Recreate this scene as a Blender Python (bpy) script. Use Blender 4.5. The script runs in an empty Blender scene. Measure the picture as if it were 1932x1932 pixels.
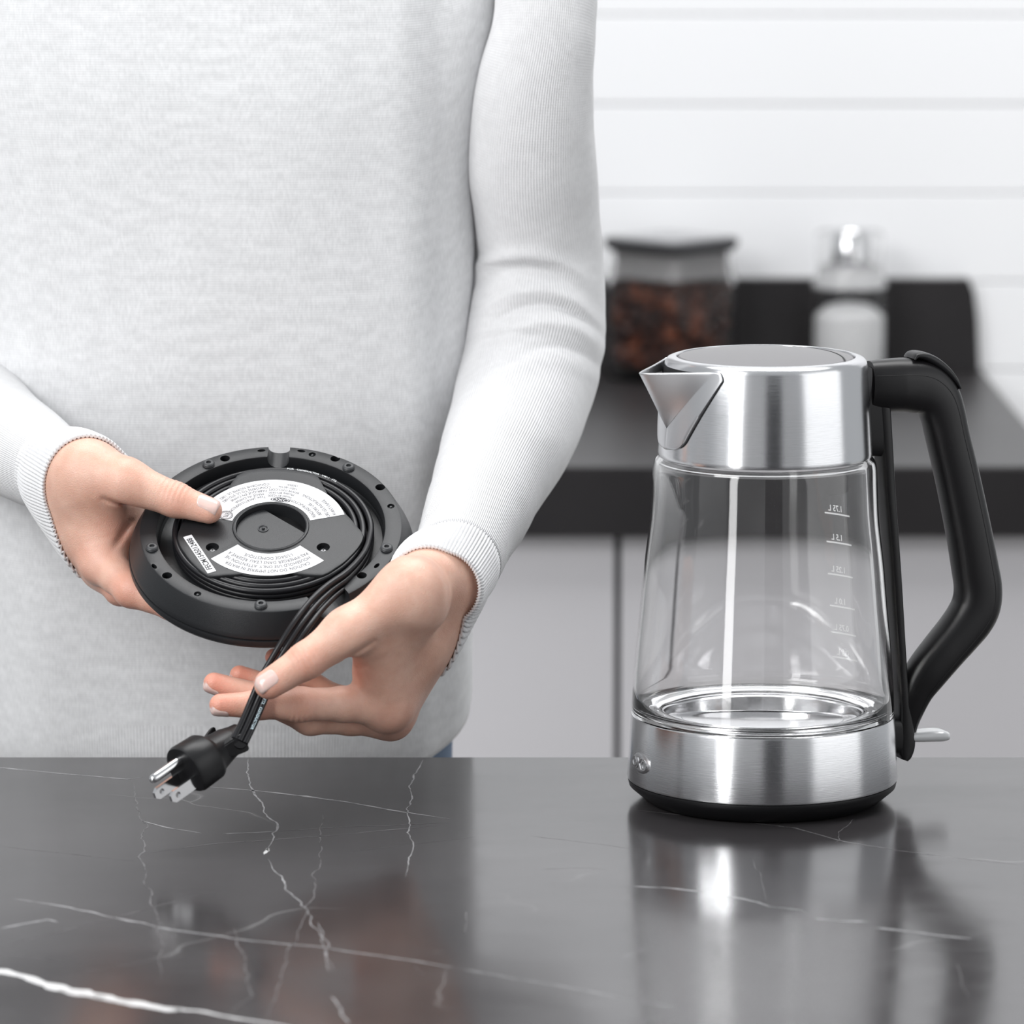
import bpy, bmesh, math, random
import numpy as np
from mathutils import Vector, Matrix, noise

# ------------------------------------------------------------------ camera
F = 8500.0                     # focal length in pixels of the 1932 px frame
ALPHA = math.radians(9.0)      # camera looks down by this angle
HCAM = 1.4871
CA, SA = math.cos(ALPHA), math.sin(ALPHA)
scene = bpy.context.scene
cam_d = bpy.data.cameras.new('camera'); cam = bpy.data.objects.new('camera', cam_d)
scene.collection.objects.link(cam)
cam.location = (0, 0, HCAM)
cam.rotation_euler = (math.radians(90) - ALPHA, 0, 0)
cam_d.sensor_width = 36.0; cam_d.lens = F / 1932 * 36.0
cam_d.clip_start = 0.05; cam_d.clip_end = 60
cam_d.dof.use_dof = True; cam_d.dof.focus_distance = 2.66; cam_d.dof.aperture_fstop = 8.0
scene.camera = cam

# ------------------------------------------------------------------ world, lights, exposure
world = bpy.data.worlds.new('world'); scene.world = world
world.use_nodes = True
bg = world.node_tree.nodes['Background']
bg.inputs[0].default_value = (0.94, 0.97, 1.0, 1); bg.inputs[1].default_value = 0.55

def area(name, loc, target, sx, sy, power, col=(1, 1, 1)):
    d = bpy.data.lights.new(name, 'AREA'); d.shape = 'RECTANGLE'; d.size = sx; d.size_y = sy
    d.energy = power; d.color = col
    o = bpy.data.objects.new(name, d); scene.collection.objects.link(o)
    o.location = loc
    o.rotation_euler = (Vector(target) - Vector(loc)).to_track_quat('-Z', 'Y').to_euler()
    return o
area('softbox_key', (-1.7, 0.9, 2.7), (-0.1, 2.7, 1.0), 1.3, 1.3, 52)
area('softbox_strip', (-1.15, 0.75, 1.35), (0.15, 2.62, 1.05), 0.32, 1.7, 13)
area('softbox_ceiling', (0.3, 3.3, 3.3), (0.3, 3.6, 0.9), 2.4, 1.2, 62)
area('side_fill_light', (2.7, 1.4, 1.7), (0.1, 2.7, 1.1), 2.6, 2.2, 20)  # unseen fill lamp added at right for a broad bright reflection on the steel

scene.view_settings.view_transform = 'Standard'
scene.view_settings.look = 'None'
scene.view_settings.exposure = -0.01
scene.view_settings.gamma = 1.0
scene.view_settings.use_curve_mapping = False
try:
    scene.cycles.max_bounces = 12; scene.cycles.transmission_bounces = 12
    scene.cycles.caustics_refractive = True; scene.cycles.caustics_reflective = False
except Exception:
    pass

# ------------------------------------------------------------------ measuring helpers
def ray(px, py):
    return Vector(((px - 966) / F, CA - (py - 966) / F * SA, -SA - (py - 966) / F * CA))
def P(px, py, Y):
    d = ray(px, py); t = Y / d.y
    return Vector((0, 0, HCAM)) + d * t
def hit(px, py, p0, n):
    d = ray(px, py); o = Vector((0, 0, HCAM))
    t = (Vector(p0) - o).dot(n) / d.dot(n)
    return o + d * t
def on_z(px, py, z):
    return hit(px, py, (0, 0, z), Vector((0, 0, 1)))
def zc(p):
    return p[1] * CA + (HCAM - p[2]) * SA

# ------------------------------------------------------------------ building helpers
COL = scene.collection
WM = {}
def empty(name, M):
    o = bpy.data.objects.new(name, None); COL.objects.link(o)
    o.empty_display_size = 0.05; o.matrix_world = M; WM[o.name] = M.copy()
    return o
def tag(o, label=None, cat=None, group=None, kind=None):
    if label: o['label'] = label
    if cat: o['category'] = cat
    if group: o['group'] = group
    if kind: o['kind'] = kind
    return o
def mk(name, V, Fc, mat, parent=None, local=False, smooth=True, angle=35, uv=None):
    """V in world coordinates unless local (= the parent's own frame)."""
    me = bpy.data.meshes.new(name)
    M = WM[parent.name] if parent is not None else Matrix.Identity(4)
    if isinstance(V, np.ndarray): V = V.tolist()
    me.from_pydata([tuple(v) for v in V], [], [tuple(f) for f in Fc])
    if not local and parent is not None: me.transform(M.inverted())
    me.update()
    if uv is not None:
        l = me.uv_layers.new(name='UVMap')
        li = np.empty(len(me.loops), np.int32); me.loops.foreach_get('vertex_index', li)
        l.data.foreach_set('uv', np.asarray(uv, np.float32)[li].ravel())
    if smooth:
        me.polygons.foreach_set('use_smooth', [True] * len(me.polygons))
        if angle: me.set_sharp_from_angle(angle=math.radians(angle))
    if mat: me.materials.append(mat)
    o = bpy.data.objects.new(name, me); COL.objects.link(o)
    if parent is not None: o.parent = parent
    WM[o.name] = M.copy()
    return o
def from_bm(name, bm, mat, parent=None, local=True, smooth=True, angle=35):
    bmesh.ops.recalc_face_normals(bm, faces=bm.faces)
    V = [v.co.copy() for v in bm.verts]; bm.verts.index_update()
    Fc = [[v.index for v in f.verts] for f in bm.faces]
    bm.free()
    return mk(name, V, Fc, mat, parent, local, smooth, angle)
def box_bm(bm, x0, x1, y0, y1, z0, z1, bev=0.0, seg=2):
    r = bmesh.ops.create_cube(bm, size=1.0)
    vs = r['verts']
    for v in vs:
        v.co = Vector(((x0 + x1) / 2 + v.co.x * (x1 - x0), (y0 + y1) / 2 + v.co.y * (y1 - y0), (z0 + z1) / 2 + v.co.z * (z1 - z0)))
    if bev > 0:
        es = list({e for v in vs for e in v.link_edges})
        bmesh.ops.bevel(bm, geom=es, offset=bev, segments=seg, affect='EDGES', profile=0.5)
def box(name, x0, x1, y0, y1, z0, z1, mat, parent=None, bev=0.002):
    bm = bmesh.new(); box_bm(bm, x0, x1, y0, y1, z0, z1, bev)
    return from_bm(name, bm, mat, parent, local=False, angle=20)
def lathe_vf(prof, n=128, closed=False, a0=0.0):
    V = []; Fc = []
    m = len(prof)
    for r, z in prof:
        for k in range(n):
            a = a0 + 2 * math.pi * k / n
            V.append((r * math.cos(a), r * math.sin(a), z))
    rng = m if closed else m - 1
    for i in range(rng):
        j = (i + 1) % m
        for k in range(n):
            k2 = (k + 1) % n
            Fc.append((i * n + k, i * n + k2, j * n + k2, j * n + k))
    return V, Fc
def lathe(name, prof, mat, parent, n=128, closed=False, cap=True, angle=30):
    V, Fc = lathe_vf(prof, n, closed)
    if cap and not closed:
        if prof[0][0] > 1e-5: Fc.append(tuple(range(n))[::-1])
        if prof[-1][0] > 1e-5: Fc.append(tuple(range((len(prof) - 1) * n, len(prof) * n)))
    bm = bmesh.new()
    vs = [bm.verts.new(v) for v in V]
    for f in Fc:
        try: bm.faces.new([vs[i] for i in f])
        except ValueError: pass
    bmesh.ops.remove_doubles(bm, verts=bm.verts, dist=1e-6)
    return from_bm(name, bm, mat, parent, True, True, angle)
def catmull(pts, n):
    pts = [np.asarray(p, float) for p in pts]
    Q = [2 * pts[0] - pts[1]] + pts + [2 * pts[-1] - pts[-2]]
    out = []
    for i in range(1, len(Q) - 2):
        p0, p1, p2, p3 = Q[i - 1], Q[i], Q[i + 1], Q[i + 2]
        for k in range(n):
            t = k / n
            out.append(0.5 * ((2 * p1) + (-p0 + p2) * t + (2 * p0 - 5 * p1 + 4 * p2 - p3) * t * t + (-p0 + 3 * p1 - 3 * p2 + p3) * t ** 3))
    out.append(pts[-1])
    return np.array(out)
def unit(v):
    v = np.asarray(v, float); return v / (np.linalg.norm(v) + 1e-12)
def sweep(path, ra, rb, up, n=24, power=2.0, cap=True, round_cap=False):
    """tube along path; ra = half size along the in-plane side vector, rb = half size along `up`-ish."""
    path = np.asarray(path, float); m = len(path)
    ra = np.broadcast_to(np.asarray(ra, float), (m,)); rb = np.broadcast_to(np.asarray(rb, float), (m,))
    up = np.asarray(up, float)
    if up.ndim == 1: up = np.tile(up, (m, 1))
    T = np.gradient(path, axis=0)
    V = []; Fc = []
    if round_cap:
        def ext(i, sgn):
            t = unit(T[i]) * sgn; R = min(ra[i], rb[i]); L = []
            for a in (75, 50, 25):
                a = math.radians(a)
                L.append((path[i] + t * R * math.sin(a), ra[i] * math.cos(a), rb[i] * math.cos(a), up[i], T[i]))
            return L
        A = ext(0, -1); B = ext(m - 1, 1)[::-1]
        rows = A + [(path[i], ra[i], rb[i], up[i], T[i]) for i in range(m)] + B
    else:
        rows = [(path[i], ra[i], rb[i], up[i], T[i]) for i in range(m)]
    for p, a_, b_, u_, t_ in rows:
        t = unit(t_); s = unit(np.cross(t, u_)); u = np.cross(s, t)
        for k in range(n):
            a = 2 * math.pi * k / n
            c, d = math.cos(a), math.sin(a)
            c = math.copysign(abs(c) ** (2 / power), c); d = math.copysign(abs(d) ** (2 / power), d)
            V.append(p + s * c * a_ + u * d * b_)
    M = len(rows)
    for i in range(M - 1):
        for k in range(n):
            k2 = (k + 1) % n
            Fc.append((i * n + k, i * n + k2, (i + 1) * n + k2, (i + 1) * n + k))
    if cap:
        Fc.append(tuple(range(n))[::-1]); Fc.append(tuple(range((M - 1) * n, M * n)))
    return V, Fc
def join_vf(parts):
    V = []; Fc = []
    for v, f in parts:
        o = len(V); V += [tuple(x) for x in v]; Fc += [tuple(i + o for i in q) for q in f]
    return V, Fc
def boolean(o, cutters):
    """subtract cutter objects from o and throw the cutters away"""
    for c in cutters:
        md = o.modifiers.new('b', 'BOOLEAN'); md.object = c; md.operation = 'DIFFERENCE'; md.solver = 'EXACT'
    dg = bpy.context.evaluated_depsgraph_get()
    me = bpy.data.meshes.new_from_object(o.evaluated_get(dg))
    o.modifiers.clear()
    old = o.data; o.data = me; me.name = old.name
    for c in cutters:
        bpy.data.objects.remove(c, do_unlink=True)
    me.set_sharp_from_angle(angle=math.radians(28))
def text_vf(s, size, extrude=0.0, align='CENTER', shear=0.0, width=1.0, bold=0.018):
    cu = bpy.data.curves.new('t', 'FONT'); cu.body = s; cu.size = size; cu.extrude = extrude
    cu.offset = bold * size; cu.align_x = align; cu.align_y = 'CENTER'; cu.resolution_u = 3
    o = bpy.data.objects.new('t', cu); COL.objects.link(o)
    dg = bpy.context.evaluated_depsgraph_get()
    me = bpy.data.meshes.new_from_object(o.evaluated_get(dg))
    V = [(v.co.x * width, v.co.y, v.co.z) for v in me.vertices]; Fc = [tuple(p.vertices) for p in me.polygons]
    bpy.data.objects.remove(o, do_unlink=True); bpy.data.curves.remove(cu); bpy.data.meshes.remove(me)
    return V, Fc

# ------------------------------------------------------------------ materials
def mat(name, col, rough=0.5, metal=0.0, **kw):
    m = bpy.data.materials.new(name); m.use_nodes = True
    b = m.node_tree.nodes['Principled BSDF']
    b.inputs['Base Color'].default_value = (*col, 1); b.inputs['Roughness'].default_value = rough
    b.inputs['Metallic'].default_value = metal
    for k, v in kw.items():
        b.inputs[k.replace('_', ' ')].default_value = v
    return m
def nd(m, typ, **kw):
    n = m.node_tree.nodes.new(typ)
    for k, v in kw.items(): setattr(n, k, v)
    return n
def lk(m, a, b): m.node_tree.links.new(a, b)
def bsdf(m): return m.node_tree.nodes['Principled BSDF']
def noise_node(m, scale, detail=3, rough=0.5, vec=None, mapscale=None, coord='Object'):
    tc = nd(m, 'ShaderNodeTexCoord'); src = tc.outputs[coord] if vec is None else vec
    if mapscale:
        mp = nd(m, 'ShaderNodeMapping'); mp.inputs['Scale'].default_value = mapscale
        lk(m, src, mp.inputs[0]); src = mp.outputs[0]
    n = nd(m, 'ShaderNodeTexNoise'); n.inputs['Scale'].default_value = scale
    n.inputs['Detail'].default_value = detail; n.inputs['Roughness'].default_value = rough
    lk(m, src, n.inputs['Vector'])
    return n
def ramp(m, fac, stops):
    r = nd(m, 'ShaderNodeValToRGB'); e = r.color_ramp.elements
    while len(e) < len(stops): e.new(0.5)
    for i, (p, c) in enumerate(stops):
        e[i].position = p; e[i].color = (*c, 1) if len(c) == 3 else c
    lk(m, fac, r.inputs[0]); return r
def bump(m, height, strength=0.3, dist=0.001, normal=None):
    b = nd(m, 'ShaderNodeBump'); b.inputs['Strength'].default_value = strength; b.inputs['Distance'].default_value = dist
    lk(m, height, b.inputs['Height'])
    if normal is not None: lk(m, normal, b.inputs['Normal'])
    lk(m, b.outputs[0], bsdf(m).inputs['Normal'])
    return b

def grainy(name, col, rough, grain=1500, strength=0.15, **kw):
    m = mat(name, col, rough, **kw)
    n = noise_node(m, grain, 2); bump(m, n.outputs[0], strength, 0.0003); return m
M_black = grainy('black_satin_plastic', (0.007, 0.007, 0.008), 0.38, 2200, 0.12, Specular_IOR_Level=0.38)
M_black_top = grainy('black_textured_plastic', (0.016, 0.017, 0.019), 0.36, 2600, 0.30, Specular_IOR_Level=0.38)
M_cord = grainy('black_cord_vinyl', (0.010, 0.010, 0.012), 0.33, 900, 0.05, Specular_IOR_Level=0.38)
M_rubber = grainy('dark_rubber', (0.03, 0.032, 0.035), 0.45, 1200, 0.1)
M_handle = grainy('soft_touch_black', (0.009, 0.0085, 0.0095), 0.36, 3000, 0.1, Specular_IOR_Level=0.38)
M_void = mat('dark_recess', (0.004, 0.004, 0.005), 0.6)
M_label = mat('white_paper_label', (0.74, 0.74, 0.76), 0.5)
M_ink = mat('grey_ink', (0.05, 0.05, 0.055), 0.6)
M_inkdark = mat('dark_ink', (0.02, 0.02, 0.022), 0.6)
M_screw = mat('zinc_screw', (0.16, 0.16, 0.165), 0.35, 1.0)
M_chrome = mat('bright_nickel', (0.72, 0.72, 0.73), 0.14, 1.0)
M_white_print = mat('white_print', (0.85, 0.87, 0.88), 0.5)
M_mark = bpy.data.materials.new('translucent_white_print'); M_mark.use_nodes = True
_d = M_mark.node_tree.nodes['Principled BSDF']; _d.inputs['Base Color'].default_value = (0.9, 0.9, 0.9, 1); _d.inputs['Roughness'].default_value = 0.6
_t = M_mark.node_tree.nodes.new('ShaderNodeBsdfTranslucent'); _t.inputs[0].default_value = (0.95, 0.95, 0.95, 1)
_m = M_mark.node_tree.nodes.new('ShaderNodeMixShader'); _m.inputs[0].default_value = 0.65
M_mark.node_tree.links.new(_d.outputs[0], _m.inputs[1]); M_mark.node_tree.links.new(_t.outputs[0], _m.inputs[2])
M_mark.node_tree.links.new(_m.outputs[0], M_mark.node_tree.nodes['Material Output'].inputs[0])
M_blue_print = mat('pale_print', (0.62, 0.78, 0.85), 0.5)
M_lid = grainy('grey_satin_lid', (0.20, 0.195, 0.20), 0.40, 1800, 0.08, metal=0.55)

def brushed(name, col, rough=0.225, aniso=0.75, zscale=2600):
    m = mat(name, col, rough, 1.0); b = bsdf(m)
    b.inputs['Anisotropic'].default_value = aniso; b.inputs['Anisotropic Rotation'].default_value = 0.25
    tg = nd(m, 'ShaderNodeTangent', direction_type='RADIAL', axis='Z'); lk(m, tg.outputs[0], b.inputs['Tangent'])
    n = noise_node(m, 1.0, 2, 0.6, mapscale=(90, 90, zscale))
    n2 = noise_node(m, 1.0, 2, 0.6, mapscale=(300, 300, 900))
    r = ramp(m, n.outputs[0], [(0.3, (rough * 0.93,) * 3), (0.7, (rough * 1.08,) * 3)])
    lk(m, r.outputs[0], b.inputs['Roughness'])
    bump(m, n.outputs[0], 0.22, 0.0002)
    return m
M_steel = brushed('brushed_stainless_steel', (0.68, 0.685, 0.70))
M_steel_floor = brushed('spun_steel_floor', (0.74, 0.74, 0.75), 0.16, 0.3, 300)
M_spout = mat('satin_cast_steel', (0.60, 0.605, 0.62), 0.33, 1.0)
n_ = noise_node(M_spout, 1600, 2); bump(M_spout, n_.outputs[0], 0.08, 0.0002)

M_glass = mat('clear_borosilicate_glass', (1, 1, 1), 0.0, 0.0, Transmission_Weight=1.0, IOR=1.47)
M_jarglass = mat('jar_clear_plastic', (0.96, 0.96, 0.96), 0.04, 0.0, Transmission_Weight=1.0, IOR=1.25)
M_lever = mat('frosted_lever', (0.80, 0.81, 0.82), 0.12, 0.0, Transmission_Weight=0.25)

# skin
M_skin = mat('skin', (0.78, 0.50, 0.40), 0.42, 0.0, Subsurface_Weight=0.25, Subsurface_Scale=0.004)
bsdf(M_skin).inputs['Subsurface Radius'].default_value = (1.0, 0.35, 0.2)
at = nd(M_skin, 'ShaderNodeAttribute', attribute_name='flush')
n1 = noise_node(M_skin, 60, 4, 0.6)
r1 = ramp(M_skin, n1.outputs[0], [(0.3, (0.70, 0.405, 0.305)), (0.7, (0.83, 0.54, 0.425))])
mx = nd(M_skin, 'ShaderNodeMix', data_type='RGBA')
lk(M_skin, at.outputs['Fac'], mx.inputs[0]); lk(M_skin, r1.outputs[0], mx.inputs[6])
mx.inputs[7].default_value = (0.76, 0.26, 0.18, 1)
lk(M_skin, mx.outputs[2], bsdf(M_skin).inputs['Base Color'])
n2 = noise_node(M_skin, 1100, 3, 0.65)
v2 = nd(M_skin, 'ShaderNodeTexVoronoi'); v2.inputs['Scale'].default_value = 1500
tc_ = nd(M_skin, 'ShaderNodeTexCoord'); lk(M_skin, tc_.outputs['Object'], v2.inputs['Vector'])
b1 = bump(M_skin, n2.outputs[0], 0.35, 0.0005)
bump(M_skin, v2.outputs[0], 0.30, 0.0004, b1.outputs[0])
M_nail = mat('pale_pink_nail', (0.80, 0.56, 0.51), 0.16, 0.0, Subsurface_Weight=0.2, Subsurface_Scale=0.003)

# knit: UV in metres (u across ribs, v along)
def knit(name, pitch, rib_str, col=(0.80, 0.805, 0.81), band=None, heather=0.06, stitch=0.0015):
    m = mat(name, col, 0.9, 0.0, Sheen_Weight=0.25, Sheen_Roughness=0.5)
    tc = nd(m, 'ShaderNodeTexCoord'); sp = nd(m, 'ShaderNodeSeparateXYZ'); lk(m, tc.outputs['UV'], sp.inputs[0])
    def sine(sock, period):
        a = nd(m, 'ShaderNodeMath', operation='MULTIPLY'); a.inputs[1].default_value = 2 * math.pi / period; lk(m, sock, a.inputs[0])
        s = nd(m, 'ShaderNodeMath', operation='SINE'); lk(m, a.outputs[0], s.inputs[0]); return s
    s1 = sine(sp.outputs[0], pitch); s2 = sine(sp.outputs[1], stitch)
    ab = nd(m, 'ShaderNodeMath', operation='MULTIPLY_ADD'); lk(m, s1.outputs[0], ab.inputs[0]); ab.inputs[1].default_value = 0.5; ab.inputs[2].default_value = 0.5
    pw = nd(m, 'ShaderNodeMath', operation='POWER'); lk(m, ab.outputs[0], pw.inputs[0]); pw.inputs[1].default_value = 0.5
    mp = nd(m, 'ShaderNodeMapping'); mp.inputs['Scale'].default_value = (1 / 0.0012, 1 / 0.006, 1); lk(m, tc.outputs['UV'], mp.inputs[0])
    n = nd(m, 'ShaderNodeTexNoise'); n.inputs['Scale'].default_value = 1; n.inputs['Detail'].default_value = 3; lk(m, mp.outputs[0], n.inputs['Vector'])
    n2 = nd(m, 'ShaderNodeTexNoise'); n2.inputs['Scale'].default_value = 1; n2.inputs['Detail'].default_value = 4
    mp2 = nd(m, 'ShaderNodeMapping'); mp2.inputs['Scale'].default_value = (1 / 0.012, 1 / 0.007, 1); lk(m, tc.outputs['UV'], mp2.inputs[0]); lk(m, mp2.outputs[0], n2.inputs['Vector'])
    sm = nd(m, 'ShaderNodeMath', operation='ADD'); lk(m, n.outputs[0], sm.inputs[0]); lk(m, n2.outputs[0], sm.inputs[1])
    lo = [c * (1 - heather) for c in col]; hi = [min(1, c * (1 + heather * 0.6)) for c in col]
    r = ramp(m, sm.outputs[0], [(0.75 / 2, lo), (1.25 / 2, hi)])
    half = nd(m, 'ShaderNodeMath', operation='MULTIPLY'); half.inputs[1].default_value = 0.5; lk(m, sm.outputs[0], half.inputs[0]); lk(m, half.outputs[0], r.inputs[0])
    lk(m, r.outputs[0], bsdf(m).inputs['Base Color'])
    h = nd(m, 'ShaderNodeMath', operation='MULTIPLY_ADD'); lk(m, s2.outputs[0], h.inputs[0]); h.inputs[1].default_value = 0.12
    if band is not None:       # ribs only below v = band
        lt = nd(m, 'ShaderNodeMath', operation='LESS_THAN'); lk(m, sp.outputs[1], lt.inputs[0]); lt.inputs[1].default_value = band
        ml = nd(m, 'ShaderNodeMath', operation='MULTIPLY'); lk(m, lt.outputs[0], ml.inputs[0]); lk(m, pw.outputs[0], ml.inputs[1])
        lk(m, ml.outputs[0], h.inputs[2])
    else:
        lk(m, pw.outputs[0], h.inputs[2])
    add = nd(m, 'ShaderNodeMath', operation='MULTIPLY_ADD'); lk(m, n.outputs[0], add.inputs[0]); add.inputs[1].default_value = 0.5; lk(m, h.outputs[0], add.inputs[2])
    bump(m, add.outputs[0], rib_str, 0.0006)
    return m
M_knit_body = knit('heather_knit', 0.0016, 0.35, col=(0.74, 0.745, 0.755), band=0.032, heather=0.10)
M_knit_sleeve = knit('fine_rib_knit', 0.0018, 0.70, col=(0.785, 0.785, 0.795), heather=0.05)
M_knit_cuff = knit('cuff_knit', 0.0011, 0.15, col=(0.785, 0.785, 0.795), heather=0.05)
M_denim = mat('denim', (0.12, 0.17, 0.25), 0.85); n_ = noise_node(M_denim, 900, 2); bump(M_denim, n_.outputs[0], 0.5, 0.0005)
M_shoe = mat('shoe_leather', (0.05, 0.045, 0.04), 0.5)

# room
M_plank = mat('white_painted_plank', (0.86, 0.865, 0.88), 0.45)
M_joint = mat('plank_backing', (0.84, 0.84, 0.85), 0.8)
M_floor = mat('pale_floor', (0.55, 0.53, 0.5), 0.5)
nf = noise_node(M_floor, 3, 4); rf = ramp(M_floor, nf.outputs[0], [(0.3, (0.5, 0.48, 0.45)), (0.7, (0.6, 0.58, 0.55))]); lk(M_floor, rf.outputs[0], bsdf(M_floor).inputs['Base Color'])
M_wallfront = mat('warm_white_paint', (0.75, 0.75, 0.76), 0.7)
M_panel = mat('charcoal_panel_paint', (0.03, 0.03, 0.035), 0.5)
M_cab = mat('grey_lacquer', (0.57, 0.56, 0.58), 0.45)
M_cabdark = mat('cabinet_carcass', (0.13, 0.13, 0.14), 0.6)
M_backtop = mat('dark_counter', (0.052, 0.047, 0.050), 0.35)
nb = noise_node(M_backtop, 6, 4); rb_ = ramp(M_backtop, nb.outputs[0], [(0.35, (0.016, 0.0145, 0.0155)), (0.7, (0.023, 0.021, 0.022))]); lk(M_backtop, rb_.outputs[0], bsdf(M_backtop).inputs['Base Color'])

M_marble = mat('dark_grey_marble', (0.05, 0.048, 0.05), 0.17)
nm = noise_node(M_marble, 4.5, 6, 0.6, mapscale=(1, 1.6, 1))
rm = ramp(M_marble, nm.outputs[0], [(0.3, (0.034, 0.032, 0.034)), (0.55, (0.047, 0.044, 0.046)), (0.8, (0.068, 0.065, 0.067))])
# hairline scratches and tiny pits
wv = nd(M_marble, 'ShaderNodeTexVoronoi', feature='DISTANCE_TO_EDGE'); wv.inputs['Scale'].default_value = 2.3
tcm = nd(M_marble, 'ShaderNodeTexCoord'); dn = noise_node(M_marble, 5, 3)
vm = nd(M_marble, 'ShaderNodeVectorMath', operation='MULTIPLY_ADD'); lk(M_marble, dn.outputs['Color'], vm.inputs[0]); vm.inputs[1].default_value = (0.22, 0.22, 0.22); lk(M_marble, tcm.outputs['Object'], vm.inputs[2])
lk(M_marble, vm.outputs[0], wv.inputs['Vector'])
rv = ramp(M_marble, wv.outputs[0], [(0.0, (1, 1, 1)), (0.0035, (0, 0, 0))])
msk = noise_node(M_marble, 7, 2); rk = ramp(M_marble, msk.outputs[0], [(0.5, (0, 0, 0)), (0.66, (1, 1, 1))])
ml_ = nd(M_marble, 'ShaderNodeMath', operation='MULTIPLY'); lk(M_marble, rv.outputs[0], ml_.inputs[0]); lk(M_marble, rk.outputs[0], ml_.inputs[1])
ml2 = nd(M_marble, 'ShaderNodeMath', operation='MULTIPLY'); lk(M_marble, ml_.outputs[0], ml2.inputs[0]); ml2.inputs[1].default_value = 0.35
mxm = nd(M_marble, 'ShaderNodeMix', data_type='RGBA'); lk(M_marble, ml2.outputs[0], mxm.inputs[0]); lk(M_marble, rm.outputs[0], mxm.inputs[6]); mxm.inputs[7].default_value = (0.4, 0.4, 0.4, 1)
lk(M_marble, mxm.outputs[2], bsdf(M_marble).inputs['Base Color'])
nr = noise_node(M_marble, 9, 5, 0.65, mapscale=(1, 2, 1)); rr = ramp(M_marble, nr.outputs[0], [(0.3, (0.115,) * 3), (0.75, (0.20,) * 3)]); lk(M_marble, rr.outputs[0], bsdf(M_marble).inputs['Roughness'])
nbm = noise_node(M_marble, 14, 4, 0.5); bump(M_marble, nbm.outputs[0], 0.04, 0.002)
def vein_mat(name, col, lo, hi):
    m = mat(name, col, 0.25)
    n = noise_node(m, 60, 4, 0.7); r = ramp(m, n.outputs[0], [(lo, (0.05, 0.048, 0.05)), (hi, col)])
    lk(m, r.outputs[0], bsdf(m).inputs['Base Color']); return m
M_vein_b = vein_mat('vein_bright', (0.80, 0.80, 0.80), 0.12, 0.30)
M_vein_m = vein_mat('vein_mid', (0.42, 0.42, 0.43), 0.25, 0.58)
M_vein_f = vein_mat('vein_faint', (0.20, 0.195, 0.20), 0.32, 0.65)

# ================================================================== ROOM
ZT = 0.9                                   # counter height
YB = on_z(966, 1428, ZT).y                 # rear edge of the island top
YC0 = on_z(966, 880, ZT).y                 # front edge of the rear counter
YW = on_z(1845, 700, ZT).y + 0.022         # wall face
box('floor', -3.2, 3.2, -1.3, YW + 0.1, -0.05, 0.0, M_floor, bev=0)['kind'] = 'structure'
wf = box('wall_front', -3.2, 3.2, -1.32, -1.22, 0, 2.9, M_wallfront, bev=0); wf['kind'] = 'structure'
dr = empty('reflection_panel', Matrix.Translation((0.55, -1.2, 0))); dr['kind'] = 'structure'  # unseen dark panel added behind the camera for the kettle's dark reflection band
box('reflection_panel_face', -0.02, 1.15, -1.218, -1.178, 0.01, 2.25, M_panel, dr)
box('reflection_panel_frame', -0.10, -0.021, -1.219, -1.165, 0.0, 2.33, M_wallfront, dr)
box('reflection_panel_frame', 1.151, 1.23, -1.219, -1.165, 0.0, 2.33, M_wallfront, dr)
box('reflection_panel_handle', 0.02, 0.05, -1.177, -1.13, 0.98, 1.12, M_chrome, dr, bev=0.004)

wb = box('wall_back', -2.2, 2.2, YW + 0.014, YW + 0.1, 0, 2.7, M_joint, bev=0); wb['kind'] = 'structure'
jz = [P(1500, y, YW).z for y in (28, 195, 362, 529, 697)]
pitch = (jz[0] - jz[-1]) / 4; z0 = jz[0]
k = int(math.ceil(z0 / pitch))
base_z = z0 - k * pitch
plank_me = None
rnd = random.Random(3)
for i in range(int((2.66 - base_z) / pitch)):
    za = base_z + i * pitch
    if za < 0.001: continue
    if plank_me is None:
        o = box('plank', -2.2, 2.2, YW, YW + 0.0135, za + 0.0006, za + pitch - 0.0006, M_plank, wb, bev=0.0016)
        plank_me = o; plank_z = za
    else:
        o = plank_me.copy(); COL.objects.link(o); o.parent = wb
        o.location = (0, rnd.uniform(-0.0008, 0.0), za - plank_z)

# rear counter
XR = on_z(1925, 785, ZT).x
bt = box('rear_countertop', -1.9, XR, YC0, YW - 0.001, ZT - 0.064, ZT, M_backtop, bev=0.003)
tag(bt, 'long dark grey rear countertop under the white plank wall', 'countertop')
zs = P(1700, 527, YW - 0.022).z
pf = [(-1.9, ZT + 0.0005), (P(1847, 700, YW - 0.02).x, ZT + 0.0005), (P(1843, 640, YW - 0.02).x, P(1843, 600, YW - 0.02).z), (P(1838, 560, YW - 0.02).x, P(1838, 552, YW - 0.02).z), (P(1828, 527, YW - 0.02).x, zs), (-1.9, zs)]
nV = len(pf)
V = [(x, YW - 0.022, z) for x, z in pf] + [(x, YW - 0.0012, z) for x, z in pf]
Fc = [tuple(range(nV)), tuple(range(nV, 2 * nV))[::-1]] + [(i, i + nV, (i + 1) % nV + nV, (i + 1) % nV) for i in range(nV)]
sp_ = mk('backsplash', V, Fc, M_backtop, smooth=False)
tag(sp_, 'low dark backsplash strip with rounded right end against white planks', 'backsplash')
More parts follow.
